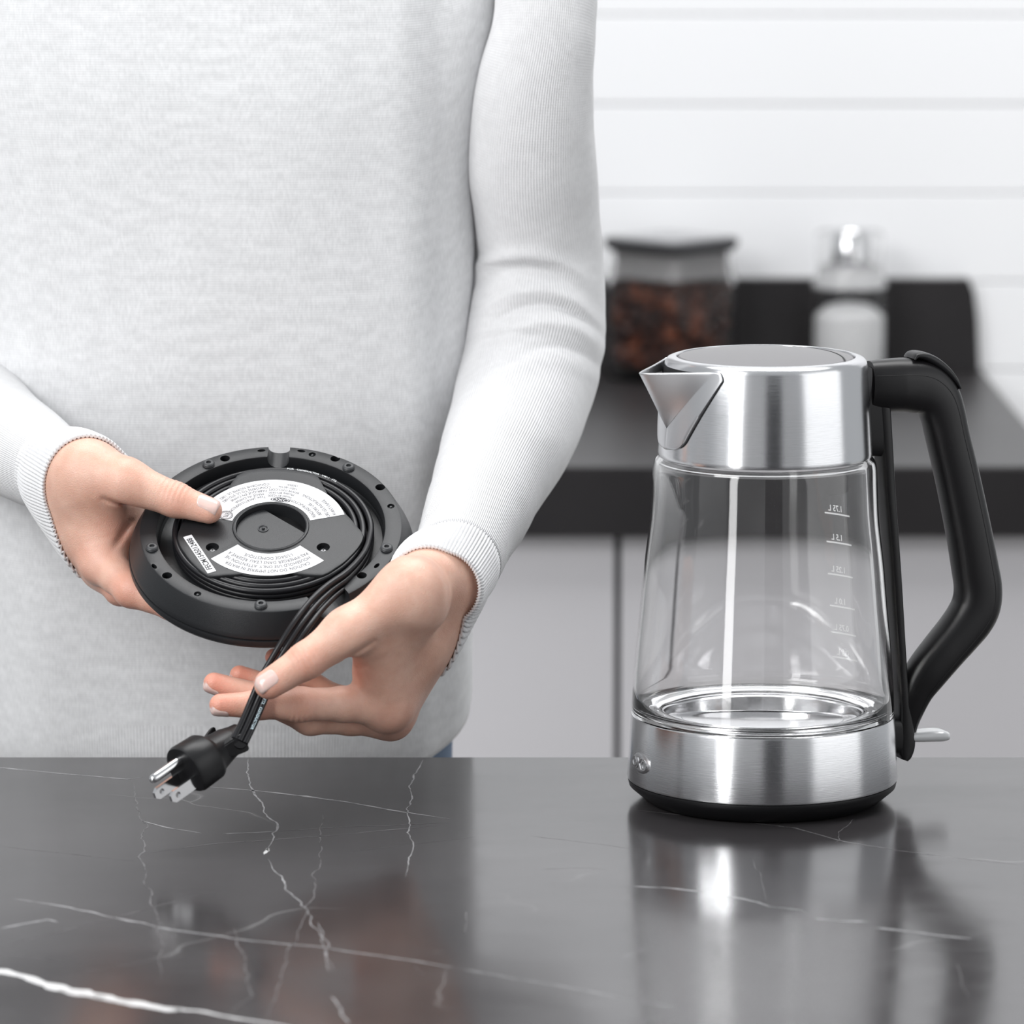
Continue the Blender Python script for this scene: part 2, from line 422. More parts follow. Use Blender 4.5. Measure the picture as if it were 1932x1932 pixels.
# base cabinets below
gx = P(1165, 1200, YC0 + 0.03).x
YD = YC0 + 0.025
def base_cab(x0, x1, label, hs):
    c = empty('base_cabinet', Matrix.Translation(((x0 + x1) / 2, YD, 0)))
    tag(c, label, 'cabinet', 'rear base cabinets')
    box('carcass', x0 + 0.0005, x1 - 0.0005, YD + 0.02, YW - 0.03, 0.10, ZT - 0.0645, M_cabdark, c, bev=0)
    box('plinth', x0 + 0.0005, x1 - 0.0005, YD + 0.07, YW - 0.05, 0.0, 0.0995, M_cabdark, c, bev=0)
    d = box('door', x0 + 0.003, x1 - 0.003, YD, YD + 0.0195, 0.105, ZT - 0.067, M_cab, c, bev=0.0015)
    return c
base_cab(gx, XR - 0.02, 'flat grey base cabinet directly behind the kettle, right of the door gap', 1)
base_cab(gx - 0.42, gx, 'flat grey base cabinet between the sweater and the dark door gap', -1)
base_cab(gx - 0.84, gx - 0.42, 'flat grey base cabinet hidden mostly behind the person', -1)

# island
it = empty('island_countertop', Matrix.Translation((0, (1.75 + YB) / 2, ZT)))
tag(it, 'polished dark grey marble island countertop with thin white veins, in the foreground', 'countertop')
box('slab', -1.25, 1.25, 1.72, YB, ZT - 0.03, ZT, M_marble, it, bev=0.0015)
ic = empty('island_cabinet', Matrix.Translation((0, 2.2, 0)))
tag(ic, 'grey island cabinet carrying the marble countertop', 'cabinet')
box('carcass', -1.2, 1.2, 1.76, YB - 0.10, 0.08, ZT - 0.0305, M_cabdark, ic, bev=0)
box('plinth', -1.15, 1.15, 1.82, YB - 0.15, 0.0, 0.0795, M_cabdark, ic, bev=0)
for i in range(4):
    box('door', -1.195 + i * 0.5985, -1.195 + (i + 1) * 0.5985 - 0.004, 1.741, 1.7595, 0.085, ZT - 0.034, M_cab, ic, bev=0.0015)

# veins of the marble: crisp inlaid lines
vrnd = random.Random(11)
def vein(pts, w0, w1, jag=2.0):
    pp = [on_z(x, y, ZT + 0.00006) for x, y in pts]
    fine = []
    for a, b in zip(pp[:-1], pp[1:]):
        n = max(3, int((b - a).length / 0.0045))
        for k in range(n): fine.append(a.lerp(b, k / n))
    fine.append(pp[-1]); n = len(fine)
    off = [0.0] * n
    for oct_, amp in ((0.028, 0.0024), (0.009, 0.0010), (0.004, 0.0005)):
        s = vrnd.uniform(0, 100); d = 0
        for i in range(n):
            if i: d += (fine[i] - fine[i - 1]).length
            off[i] += amp * jag / 2 * noise.noise(Vector((s + d / oct_, s, 0)))
    V = []; s = vrnd.uniform(0, 99)
    for i in range(n):
        t = (fine[min(i + 1, n - 1)] - fine[max(i - 1, 0)]).normalized(); nn = Vector((-t.y, t.x, 0))
        u = i / (n - 1)
        w = (w0 + (w1 - w0) * u) * (0.55 + 1.1 * abs(noise.noise(Vector((s, i * 0.31, 0)))) ) * min(1, 8 * u + 0.1) * min(1, 8 * (1 - u) + 0.1)
        c = fine[i] + nn * off[i] * min(1, 6 * u, 6 * (1 - u) + 0.05)
        e1 = 0.4 * w * noise.noise(Vector((s + 9, i * 0.7, 0)))
        V += [c + nn * (w / 2 + e1), c - nn * w / 2]
    Fc = [(2 * i, 2 * i + 2, 2 * i + 3, 2 * i + 1) for i in range(n - 1)]
    return V, Fc
VB = [vein([(-60, 1815), (0, 1833), (60, 1848), (110, 1866), (170, 1876), (250, 1890), (320, 1905), (348, 1903)], 0.0085, 0.0125, 2.6),
      vein([(110, 1868), (150, 1872), (200, 1885), (260, 1893)], 0.007, 0.006, 2),
      vein([(320, 1904), (370, 1907), (430, 1918), (500, 1929), (560, 1940)], 0.0045, 0.002, 2),
      vein([(498, 1612), (503, 1600), (508, 1606)], 0.0022, 0.0022, 1)]
VM = [vein([(25, 1695), (130, 1712), (300, 1750), (480, 1775), (600, 1787), (700, 1800), (870, 1828)], 0.0022, 0.0020),
      vein([(870, 1828), (1000, 1850), (1100, 1868), (1290, 1905)], 0.0014, 0.001),
      vein([(-40, 1444), (100, 1458), (240, 1470), (270, 1466)], 0.0024, 0.0018, 1.2),
      vein([(386, 1484), (500, 1493), (650, 1512), (760, 1532), (850, 1545)], 0.0030, 0.0020, 1.0),
      vein([(468, 1430), (470, 1480), (500, 1530), (525, 1565), (505, 1600)], 0.0009, 0.0016, 3),
      vein([(505, 1620), (530, 1660), (560, 1695), (580, 1720), (600, 1755), (615, 1795), (630, 1832)], 0.0010, 0.0009, 3),
      vein([(800, 1431), (775, 1470), (768, 1520), (775, 1560), (780, 1600), (765, 1655)], 0.0012, 0.0008, 2.5),
      vein([(265, 1548), (320, 1562), (380, 1572)], 0.002, 0.0012, 1),
      vein([(420, 1573), (480, 1571), (520, 1568)], 0.002, 0.0012, 1),
      vein([(1190, 1672), (1260, 1675), (1330, 1683)], 0.0022, 0.0035, 1.5),
      vein([(1340, 1686), (1400, 1695), (1450, 1710), (1520, 1718)], 0.0018, 0.0012, 1.5),
      vein([(1535, 1733), (1580, 1737), (1640, 1739)], 0.0022, 0.0015, 1),
      vein([(1650, 1750), (1750, 1762), (1835, 1772)], 0.0022, 0.0022, 1),
      vein([(0, 1752), (50, 1742), (90, 1735), (110, 1740)], 0.0018, 0.0015, 1),
      vein([(1170, 1808), (1195, 1797), (1225, 1788)], 0.0007, 0.0004, 2),
      vein([(600, 1740), (612, 1790), (622, 1835)], 0.0007, 0.0007, 2),
      vein([(625, 1880), (640, 1900), (658, 1932)], 0.0012, 0.0012, 2)]
VF = [vein([(250, 1470), (262, 1545), (275, 1555), (268, 1610), (280, 1680), (300, 1740), (305, 1860)], 0.0009, 0.0007, 3),
      vein([(270, 1610), (400, 1592), (600, 1578), (840, 1556)], 0.0014, 0.001, 1),
      vein([(520, 1568), (650, 1560), (850, 1552)], 0.0014, 0.001, 1),
      vein([(1200, 1528), (1380, 1548), (1500, 1562), (1600, 1590), (1750, 1612), (1930, 1632)], 0.0016, 0.0014, 1),
      vein([(0, 1786), (180, 1740), (350, 1695), (420, 1680)], 0.0014, 0.001, 1),
      vein([(440, 1750), (468, 1820), (465, 1880), (430, 1920)], 0.0009, 0.0007, 3),
      vein([(610, 1530), (600, 1640), (578, 1720), (550, 1780), (525, 1860), (500, 1932)], 0.0007, 0.0009, 3),
      vein([(655, 1607), (760, 1595), (900, 1578)], 0.0006, 0.0004, 1),
      vein([(1610, 1545), (1590, 1570), (1575, 1590)], 0.0010, 0.0005, 3),
      vein([(0, 1596), (120, 1610), (260, 1625)], 0.0005, 0.0004, 1),
      vein([(0, 1800), (60, 1806), (140, 1822)], 0.0006, 0.0004, 1),
      vein([(60, 1850), (300, 1810), (620, 1775)], 0.0006, 0.0004, 1),
      vein([(1000, 1577), (1110, 1590), (1230, 1606)], 0.0005, 0.0004, 1),
      vein([(1420, 1620), (1440, 1670), (1455, 1730)], 0.0006, 0.0004, 2),
      vein([(880, 1720), (885, 1740), (872, 1760)], 0.0007, 0.0004, 2),
      vein([(1560, 1800), (1700, 1790), (1880, 1793)], 0.0005, 0.0004, 1),
      vein([(1020, 1640), (1080, 1637), (1150, 1640)], 0.0005, 0.0004, 1),
      vein([(1806, 1818), (1815, 1850), (1828, 1885)], 0.0005, 0.0004, 1),
      vein([(780, 1820), (790, 1833), (800, 1840)], 0.0004, 0.0004, 1)]
for nm_, L, mm in (('marble_veins', VB, M_vein_b), ('marble_veins', VM, M_vein_m), ('marble_veins', VF, M_vein_f)):
    V, Fc = join_vf(L); o = mk(nm_, V, Fc, mm, it, smooth=False); o['kind'] = 'stuff'

# ================================================================== KETTLE
def kc(y): return 1437.5 + (1468 - y) * 0.0138         # axis of the kettle in the picture
YK = P(1437.5, 1505, 1.0).y
pk = on_z(1437.5, 1505, ZT); YK = pk.y; XK = pk.x
KM = Matrix.Translation((XK, YK, ZT))
kettle = empty('electric_kettle', KM)
tag(kettle, 'glass electric kettle with brushed steel collar and base and black handle, on the marble island', 'kettle')
def sil(half, y):
    p = P(kc(y), y, YK)
    return (half * zc(p) / F, p.z - ZT)
def kd(phi):                       # phi: 0 = towards the camera, +90 = right
    a = math.radians(phi); return Vector((math.sin(a), -math.cos(a), 0))
# black foot
f0 = sil(229, 1505); zb = 0.0
lathe('foot', [(0, 0.0003), (f0[0] - 0.006, 0.0003), (f0[0] - 0.002, 0.0012), (f0[0], 0.003), sil(251, 1477), sil(253.2, 1468), sil(253.0, 1465.5), sil(246, 1465)], M_black, kettle, 160, cap=False, angle=40)
# steel base band
ro, zt = sil(247.3, 1342.5)
lathe('base_band', [sil(247, 1465.2), sil(252.5, 1464.8), sil(254.3, 1463.2), sil(254.8, 1460), sil(252.2, 1420), sil(248.6, 1348), sil(247.6, 1344.5), sil(246, 1343.5), sil(243.5, 1344.5), sil(243.5, 1352)], M_steel, kettle, 192, cap=False, angle=35)
# heating plate seen through the glass
r1_, z1_ = sil(243, 1352)
z_rim = z1_ - 0.0005
lathe('heating_plate', [(r1_, z_rim - 0.001), (0.0640, z_rim - 0.0012), (0.0618, z_rim + 0.0012), (0.0606, z_rim + 0.0016), (0.0596, z_rim + 0.0008), (0.0585, z_rim - 0.0075), (0.0570, z_rim - 0.0085), (0.050, z_rim - 0.0088), (0.0495, z_rim - 0.0080), (0.030, z_rim - 0.0076), (0, z_rim - 0.0070)], M_steel_floor, kettle, 160, cap=False, angle=35)
# glass jug: closed wall, thick rounded foot
G = [(199, 846), (199.5, 857), (203, 862), (208, 868.5), (210.5, 878), (211.6, 890), (213, 925), (215.5, 974), (220, 1015), (226, 1065), (234, 1155), (239, 1205), (243.5, 1260), (247, 1320), (247.3, 1340)]
gy = catmull([np.array(g, float) for g in G], 4)
outer = [sil(a, b) for a, b in gy]
th = 0.0026
inner = []
go = np.array(outer)
tg_ = np.gradient(go, axis=0); nn_ = np.stack([tg_[:, 1], -tg_[:, 0]], 1); nn_ /= np.linalg.norm(nn_, axis=1)[:, None]
if nn_[20, 0] > 0: nn_ = -nn_
gi = go + nn_ * th
zfloor = z_rim + 0.0018
prof = [tuple(x) for x in gi if x[1] > zfloor + 0.010]
rb_in = prof[-1][0]
prof += [(rb_in - 0.0003, zfloor + 0.0085), (rb_in - 0.0012, zfloor + 0.0062), (rb_in - 0.0032, zfloor + 0.0042), (rb_in - 0.0065, zfloor + 0.0028), (rb_in - 0.0105, zfloor + 0.0020), (0.0625, zfloor + 0.0016), (0.0617, zfloor + 0.0009), (0.0625, zfloor + 0.0001)]
prof += [(go[-1][0] - 0.003, zfloor), (go[-1][0] - 0.0006, zfloor + 0.0004)]
prof += [tuple(x) for x in go[::-1] if x[1] > zfloor + 0.001]
glass = lathe('glass_jug', prof, M_glass, kettle, 192, closed=True, cap=False, angle=60)
# steel collar
rt, zt_ = sil(191.5, 676)
ct = sil(168.3, 671)
lathe('collar', [(ct[0] - 0.0002, ct[1] - 0.0045), (ct[0], ct[1] - 0.0006), (ct[0] + 0.0004, ct[1]), (ct[0] + 0.0012, ct[1] + 0.0002), (rt - 0.0040, ct[1] - 0.0004), (rt - 0.0019, ct[1] - 0.0012), (rt - 0.0006, ct[1] - 0.0027), (rt, ct[1] - 0.0046), sil(196.5, 760), sil(202.2, 850), sil(202.4, 855), sil(201.6, 857.8), sil(200.0, 858.4), sil(198, 857)], M_steel, kettle, 192, cap=False, angle=35)
# lid with an arc groove near the handle
def lid_mesh():
    R = 166.4 * zc(P(1447, 671, YK)) / F
    zl = ct[1]
    V = []; Fc = []; na, nr = 260, 80
    c2 = Vector((kd(110).x, kd(110).y, 0))
    for i in range(nr + 1):
        q = 1 - (1 - i / nr) ** 1.0
        r = R * q
        for k in range(na):
            a = 2 * math.pi * k / na; x, y = r * math.cos(a), r * math.sin(a)
            z = zl - 0.0003 + 0.0030 * (1 - q * q)
            if q > 0.975: z -= 0.0011 * ((q - 0.975) / 0.025) ** 2
            # groove: circle arc centred away from the handle
            dc = math.hypot(x + c2.x * 0.055, y + c2.y * 0.055) - 0.0965
            z -= 0.0010 * math.exp(-(dc / 0.00055) ** 2)
            if dc > 0: z -= 0.0003
            V.append((x, y, z))
    for i in range(nr):
        for k in range(na):
            k2 = (k + 1) % na; Fc.append((i * na + k, (i + 1) * na + k, (i + 1) * na + k2, i * na + k2))
    b = len(V)
    for k in range(na):
        a = 2 * math.pi * k / na; V.append((R * math.cos(a), R * math.sin(a), zl - 0.0040))
    for k in range(na):
        k2 = (k + 1) % na; Fc.append((nr * na + k, b + k, b + k2, nr * na + k2))
    return V, Fc
V, Fc = lid_mesh(); lid = mk('lid', V, Fc, M_lid, kettle, local=True, angle=50)
lid['label'] = 'flat grey satin lid with an arc seam'
L = []
for k in range(41):
    a = math.radians(-31 + 62 * k / 40); d = kd(110) * (0.0965 * math.cos(a) - 0.055) + kd(200) * (0.0965 * math.sin(a))
    q = math.hypot(d.x, d.y) / 0.0517
    if q < 0.985: L.append((d.x, d.y, ct[1] - 0.0003 + 0.0030 * (1 - q * q) - 0.0001))
V, Fc = sweep(L, 0.00035, 0.00025, (0, 0, 1), n=6); mk('lid_seam', V, Fc, M_void, lid, local=True)
lathe('lid_gap', [(0, ct[1] - 0.0042), (ct[0] - 0.0001, ct[1] - 0.0042), (ct[0] - 0.0001, ct[1] - 0.0052), (0, ct[1] - 0.0052)], M_void, kettle, 96, cap=False)

# pouring spout: a folded V standing on a flange that follows the collar
PS = -68.0
zS0 = ct[1] - 0.0036; zS1 = sil(200, 838)[1] + 0.001
def collar_r(z):
    a, b = sil(191.5, 690), sil(202.2, 850)
    return a[0] + (b[0] - a[0]) * (z - a[1]) / (b[1] - a[1])
def wp_of(t):
    if t < 0.10: return 40.5 - 3.5 * (1 - math.sqrt(max(0, 1 - ((0.10 - t) / 0.10) ** 2)))
    a = 40.5 - 29.0 * (t - 0.10); b = 30.5 * math.sqrt(max(0, 1 - max(0, (t - 0.55) / 0.45) ** 2)) + max(0, 0.55 - t) * 40
    h = max(4.0 - abs(a - b), 0) / 4.0
    return max(0.0, min(a, b) - h * h * (1.0 if t < 0.93 else max(0.0, (1 - t) / 0.07)))
def spout():
    nt, ns = 60, 90
    V = []; Fc = []
    tipR = 0.0835
    tv = 0.74
    for i in range(nt + 1):
        t = (i / nt)
        z = zS0 + (zS1 - zS0) * t
        R = collar_r(z) + 0.0007
        # flange half angle
        wp = wp_of(t)
        wv = 36.5 * max(0.0, 1 - t / tv) ** 0.9
        e = (tipR - R) * max(0.0, 1 - t / tv) ** 0.92
        wv = min(wv, wp * 0.93)
        for j in range(ns + 1):
            s = -1 + 2 * j / ns
            if abs(s) < 0.7:
                u = s / 0.7                      # -1..1 across the V
                A = Vector((R * math.cos(math.radians(wv)), R * math.sin(math.radians(wv)) , 0))
                au = abs(u); rr_ = 0.10
                au_s = math.sqrt(au * au + rr_ * rr_) - rr_ * (1 - au) * 0.0
                au_s = (au_s - 0) if au < 0.999 else 1.0
                au_s = min(1.0, au_s)
                Tp = Vector((R + e, 0, 0))
                p = Tp.lerp(A, au_s); p.y = (R * math.sin(math.radians(wv))) * au * (1 if u >= 0 else -1)
                # concave run-out towards the flange
                rc = math.hypot(p.x, p.y)
                if rc < R: p.x, p.y = p.x * R / rc, p.y * R / rc
                bulge = 0.10 * e * math.sin(math.pi * au) ** 1
                p.x -= bulge * 0.55
                rc = math.hypot(p.x, p.y)
                if rc < R: p.x, p.y = p.x * R / rc, p.y * R / rc
            else:
                u = (abs(s) - 0.7) / 0.3
                a = math.radians(wv + (wp - wv) * u) * (1 if s > 0 else -1)
                rr2 = R - (0.0012 if j in (0, ns) else 0)
                p = Vector((rr2 * math.cos(a), rr2 * math.sin(a), 0))
            a = math.radians(PS)
            # local +x of the spout frame points along kd(PS)
            ex = kd(PS); ey = kd(PS + 90)
            droop = -0.0028 * max(0, 1 - abs(s) / 0.7) * (1 - t) ** 2
            q = ex * p.x + ey * p.y
            V.append((q.x, q.y, z + droop))
    for i in range(nt):
        for j in range(ns):
            a = i * (ns + 1) + j
            Fc.append((a, a + 1, a + ns + 2, a + ns + 1))
    return V, Fc
V, Fc = spout()
sp = mk('spout', V, Fc, M_spout, kettle, local=True, angle=50)
md = sp.modifiers.new('s', 'SOLIDIFY'); md.thickness = 0.0009; md.offset = -1 if True else 1
md2 = sp.modifiers.new('w', 'WELD'); md2.merge_threshold = 1e-5
# dark seam line round the flange
def seam():
    pts = []
    for sgn in (1, -1):
        L = []
        for i in range(0, 61):
            t = i / 60
            wp = wp_of(t)
            z = zS0 + (zS1 - zS0) * t; a = PS + sgn * (wp + 0.25); d = kd(a) * (collar_r(z) + 0.0003)
            L.append((d.x, d.y, z - 0.0001))
        pts.append(L)
    line = pts[0] + pts[1][::-1]
    return sweep(line, 0.00045, 0.00045, (0, 0, 1) if False else np.array([unit((p[0], p[1], 0)) for p in line]), n=8)
V, Fc = seam(); mk('spout_seam', V, Fc, M_void, kettle, local=True)
# near-black strainer plate, also putting in the shade inside the spout
ex = kd(PS); ey = kd(PS + 90); zz = zS0 - 0.006
def plate(z, R0, w, tip):
    V = []
    for k in range(13):
        a = math.radians(-w + 2 * w * k / 12); q = ex * (R0 * math.cos(a)) + ey * (R0 * math.sin(a)); V.append((q.x, q.y, z))
    V.append(tuple(ex * tip + Vector((0, 0, z)))); n = len(V)
    V += [(x, y, z_ - 0.001) for x, y, z_ in V]
    return V, [tuple(range(n)), tuple(range(n, 2 * n))[::-1]] + [(i, i + n, (i + 1) % n + n, (i + 1) % n) for i in range(n)]
V, Fc = plate(zz, 0.0607, 29, 0.0775); mk('strainer', V, Fc, M_void, kettle, local=True, smooth=False)
# near-black sheet laid on the collar wall as the spout opening's shade
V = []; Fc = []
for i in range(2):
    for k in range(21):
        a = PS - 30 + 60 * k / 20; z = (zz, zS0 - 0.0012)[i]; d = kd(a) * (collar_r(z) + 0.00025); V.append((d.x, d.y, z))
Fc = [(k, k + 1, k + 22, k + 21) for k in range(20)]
mk('spout_shade_sheet', V, Fc, M_void, kettle, local=True)

# handle ------------------------------------------------------------
PH = 108.0
hn = kd(PH + 90); hd = kd(PH)
def hp(px, py, off=0.0):
    p = hit(px, py, (XK, YK, ZT), hn)
    return np.array(p) + np.array(hn) * off
hpts = [(1638, 727, 46), (1652, 727, 48), (1672, 727, 50), (1700, 726, 51), (1728, 728, 52), (1748, 735, 50), (1766, 752, 46), (1778, 780, 42), (1789, 828, 40.5), (1806, 900, 41), (1826, 995, 42), (1839, 1068, 43.5), (1845, 1108, 44.5), (1842, 1140, 45.5), (1830, 1166, 45), (1808, 1195, 42.5), (1780, 1228, 40.5), (1748, 1268, 38.5), (1728, 1300, 34), (1716, 1335, 28), (1710, 1368, 21), (1709, 1395, 16), (1706, 1414, 12), (1703, 1424, 7)]
cm = catmull([hp(x, y) for x, y, h in hpts], 7)
hw = catmull([np.array([h, h, h], float) for x, y, h in hpts], 7)[:, 0]
mw = np.array([h * zc(p) / F for h, p in zip(hw, cm)])
tk = np.minimum(0.0128, mw * 1.0)
tk = np.where(np.arange(len(tk)) < 20, np.linspace(0.0105, 0.0128, len(tk) + 1)[0] + (tk - 0.0105) * np.minimum(1, np.arange(len(tk)) / 20), tk)
V, Fc = sweep(cm, mw, tk, np.array(hn), n=40, power=2.5)
mk('handle', V, Fc, M_handle, kettle, local=False, angle=50)
# split lines on the handle
def outl(i0, i1, frac):
    L = []; U = []
    T = np.gradient(cm, axis=0)
    for i in range(i0, i1):
        t = unit(T[i]); s = unit(np.cross(t, np.array(hn)))
        x = frac; d = (1 - abs(x) ** 2.5) ** (1 / 2.5)
        L.append(cm[i] + s * mw[i] * x - np.array(hn) * 0 + np.array(hn) * (-1) * 0 + np.array(hn) * (tk[i] * d + 0.00001) * SGN); U.append(np.array(hn) * SGN)
    return L, U
SGN = 1 if Vector(hn).dot(Vector((0, -1, 0))) > 0 else -1
L, U = outl(2, 145, 0.42 if True else 0)
# decide which side is the outer one
Tm = np.gradient(cm, axis=0); sside = unit(np.cross(unit(Tm[60]), np.array(hn)))
osg = 1 if Vector(sside).dot(hd) > 0 else -1
L, U = outl(2, 145, 0.45 * osg)
V, Fc = sweep(L, 0.00022, 0.0002, np.array(U), n=6); mk('handle_seam', V, Fc, M_void, kettle)
# strap running down the jug
sp_pts = [(1656, 690, 12), (1658, 728, 13), (1662, 778, 13.5), (1667, 850, 12.5), (1672, 930, 11.5), (1680, 1030, 11), (1686, 1120, 11), (1691, 1200, 10.5), (1696, 1280, 10.5), (1700, 1330, 12), (1703, 1375, 16), (1704, 1400, 18), (1702, 1420, 14), (1699, 1430, 7)]
cs = catmull([hp(x, y) for x, y, h in sp_pts], 6); ws = catmull([np.array([h] * 3, float) for *_, h in sp_pts], 6)[:, 0] * 2.68 / F
V, Fc = sweep(cs, ws, np.full(len(cs), 0.0085), np.array(hn), n=28, power=4)
mk('handle_strap', V, Fc, M_handle, kettle, angle=50)
# mounting block between collar / band and strap
for (xa, ya), (xb, yb), hh in (((1630, 775), (1666, 777), 84), ((1676, 1385), (1700, 1387), 34)):
    V, Fc = sweep([hp(xa, ya), hp(xb, yb)], hh * 2.68 / F, 0.0082, np.array(hn), n=28, power=5)
    mk('handle_mount', V, Fc, M_handle, kettle, angle=40)
# release button on top of the handle
bp = [(1716, 676, 3), (1724, 669, 6), (1740, 671, 8), (1760, 681, 9), (1780, 697, 8), (1795, 715, 6), (1803, 730, 2.5)]
cb = catmull([hp(x, y) for x, y, h in bp], 6); wbn = catmull([np.array([h] * 3, float) for *_, h in bp], 6)[:, 0] * 2.68 / F
V, Fc = sweep(cb, wbn, np.full(len(cb), 0.0085), np.array(hn), n=28, power=3.2); mk('lid_button', V, Fc, M_black, kettle, angle=50)
# switch lever
lp = [(1690, 1388, 9), (1716, 1388, 10), (1740, 1387, 11), (1762, 1386, 11.5), (1774, 1386, 11), (1780, 1386, 9)]
cl = catmull([hp(x, y, 0) for x, y, h in lp], 5); wl = catmull([np.array([h] * 3, float) for *_, h in lp], 5)[:, 0] * 2.68 / F
V, Fc = sweep(cl, wl, np.full(len(cl), 0.008), np.array(hn), n=24, power=3, round_cap=True)
sl = mk('switch_lever', V, Fc, M_lever, kettle); sl['label'] = 'clear frosted switch lever'

# writing on the glass: volume marks printed on the far side, so they read mirrored from here
def glass_r(z):
    a = go[go[:, 1].argsort()]; return float(np.interp(z, a[:, 1], a[:, 0]))
def on_cyl(V, phic, zc_, rfun, lift=0.0):
    out = []
    for x, y, z in V:
        zz_ = zc_ + y; r = rfun(zz_) + lift + z
        d = kd(phic + math.degrees(x / r)) * r; out.append((d.x, d.y, zz_))
    return out
marks = [('1.75 L', 969.5), ('1.5 L', 1024), ('1.25 L', 1085), ('1.0 L', 1145), ('0.75 L', 1195), ('0.5 L', 1242)]
for txt, py in marks:
    half = 1592 + (py - 969) * 0.055 - kc(py); 
    r_ = glass_r(sil(200, py)[1]); phi = 180 - math.degrees(math.asin(half * 2.75 / F / r_))
    Yp = YK + r_ * abs(math.cos(math.radians(phi)))
    z = P(1600, py, Yp).z - ZT
    V, Fc = text_vf(txt, 0.0052, align='CENTER', width=0.9)
    V = on_cyl(V, phi + 1.5, z + 0.0032, glass_r, 0.00015)
    L = []
    for k in range(17):
        x = -0.0105 + 0.021 * k / 16
        L += [(x, 0.0005, 0), (x, -0.0005, 0)]
    Lv = on_cyl(L, phi, z, glass_r, 0.00015); Lf = [(2 * k, 2 * k + 2, 2 * k + 3, 2 * k + 1) for k in range(16)]
    V, Fc = join_vf([(V, Fc), (Lv, Lf)])
    o = mk('volume_mark', V, Fc, M_mark, glass, local=True, smooth=False)
# embossed oval on the base band
def band_r(z):
    a, b = sil(254.8, 1460), sil(248.6, 1348)
    return a[0] + (b[0] - a[0]) * (z - a[1]) / (b[1] - a[1])
zl_ = sil(251, 1419)[1]
V = []; Fc = []; na, nr = 72, 8
for i in range(nr + 1):
    q = i / nr
    for k in range(na):
        a = 2 * math.pi * k / na
        h = 0.0011 * (1 - max(0, (q - 0.72) / 0.28) ** 2)
        V.append((0.0125 * q * math.cos(a), 0.0062 * q * math.sin(a), h - (0.0006 if i == nr else 0)))
for i in range(nr):
    for k in range(na):
        k2 = (k + 1) % na; Fc.append((i * na + k, (i + 1) * na + k, (i + 1) * na + k2, i * na + k2))
bd = mk('logo_badge', on_cyl(V, -67, zl_, band_r), Fc, M_spout, kettle, local=True, angle=60)
V, Fc = text_vf('OXO', 0.0088, extrude=0.0004, width=0.98)
mk('logo_letters', on_cyl([(x, y - 0.0003, z + 0.0012) for x, y, z in V], -67, zl_, band_r), Fc, M_steel_floor, bd, local=True, smooth=False)

# ================================================================== STORAGE JARS on the rear counter
JY = on_z(1265, 742, ZT).y
def jar_pts(half, r, z, n=8):
    L = []
    for c in range(4):
        a0 = math.radians(90 * c)         # corners point left/right/front/back
        cx, cy = (half - r * 1.0) * math.cos(a0), (half - r * 1.0) * math.sin(a0)
        for k in range(n + 1):
            a = a0 - math.pi / 4 + (math.pi / 2) * k / n
            L.append((cx + r * math.cos(a), cy + r * math.sin(a), z))
    return L
def stack(rows, n=8):
    V = []; Fc = []; m = 4 * (n + 1)
    for half, r, z in rows: V += jar_pts(half, r, z, n)
    for i in range(len(rows) - 1):
        for k in range(m):
            k2 = (k + 1) % m; Fc.append((i * m + k, i * m + k2, (i + 1) * m + k2, (i + 1) * m + k))
    Fc.append(tuple(range(m))[::-1]); Fc.append(tuple(range((len(rows) - 1) * m, len(rows) * m)))
    return V, Fc
pj = on_z(1265, 715, ZT)
JM = Matrix.Translation((pj.x, pj.y, ZT)); sc_ = zc(pj) / F
jar = empty('storage_jar', JM); tag(jar, 'clear square storage jar with dark grey lid, left jar on the rear counter', 'jar')
zj = lambda y: P(1265, y, pj.y).z - ZT
hj = 122 * sc_; ztop = zj(452)
V, Fc = join_vf([stack([(hj * 0.90, 0.012, 0.0), (hj * 0.97, 0.014, 0.003), (hj, 0.016, 0.01), (hj, 0.016, zj(530)), (hj * 0.97, 0.016, zj(512)), (hj * 0.93, 0.015, zj(490)), (hj * 0.95, 0.015, zj(466))]),
                 ])
V2, F2 = stack([(hj * 0.86, 0.012, 0.004), (hj * 0.95, 0.014, 0.012), (hj * 0.95, 0.014, zj(530)), (hj * 0.88, 0.014, zj(500)), (hj * 0.90, 0.014, zj(468))])
V, Fc = join_vf([(V, Fc), (V2, [f[::-1] for f in F2])])
mk('jar_body', V, Fc, M_jarglass, jar, local=True, angle=50)
M_jarlid = mat('jar_lid_grey', (0.10, 0.10, 0.105), 0.35, 0.5)
M_jarlidtop = mat('jar_lid_top', (0.40, 0.40, 0.41), 0.4, 0.3)
V, Fc = stack([(hj * 0.95, 0.014, zj(472)), (hj * 1.03, 0.014, zj(462)), (hj * 1.04, 0.014, zj(450)), (hj * 0.98, 0.014, zj(447))])
jl = mk('jar_lid', V, Fc, M_jarlid, jar, local=True, angle=30); jl['label'] = 'dark grey flared lid'
V, Fc = stack([(hj * 0.85, 0.012, zj(447) - 0.001), (hj * 0.84, 0.012, zj(445)), ]); mk('lid_button', V, Fc, M_jarlidtop, jl, local=True, angle=30)
V, Fc = stack([(hj * 0.905, 0.013, zj(520)), (hj * 0.86, 0.013, zj(500)), (hj * 0.87, 0.013, zj(473))])
M_seal = mat('jar_seal', (0.30, 0.29, 0.29), 0.5); mk('jar_seal', V, Fc, M_seal, jar, local=True, angle=30)
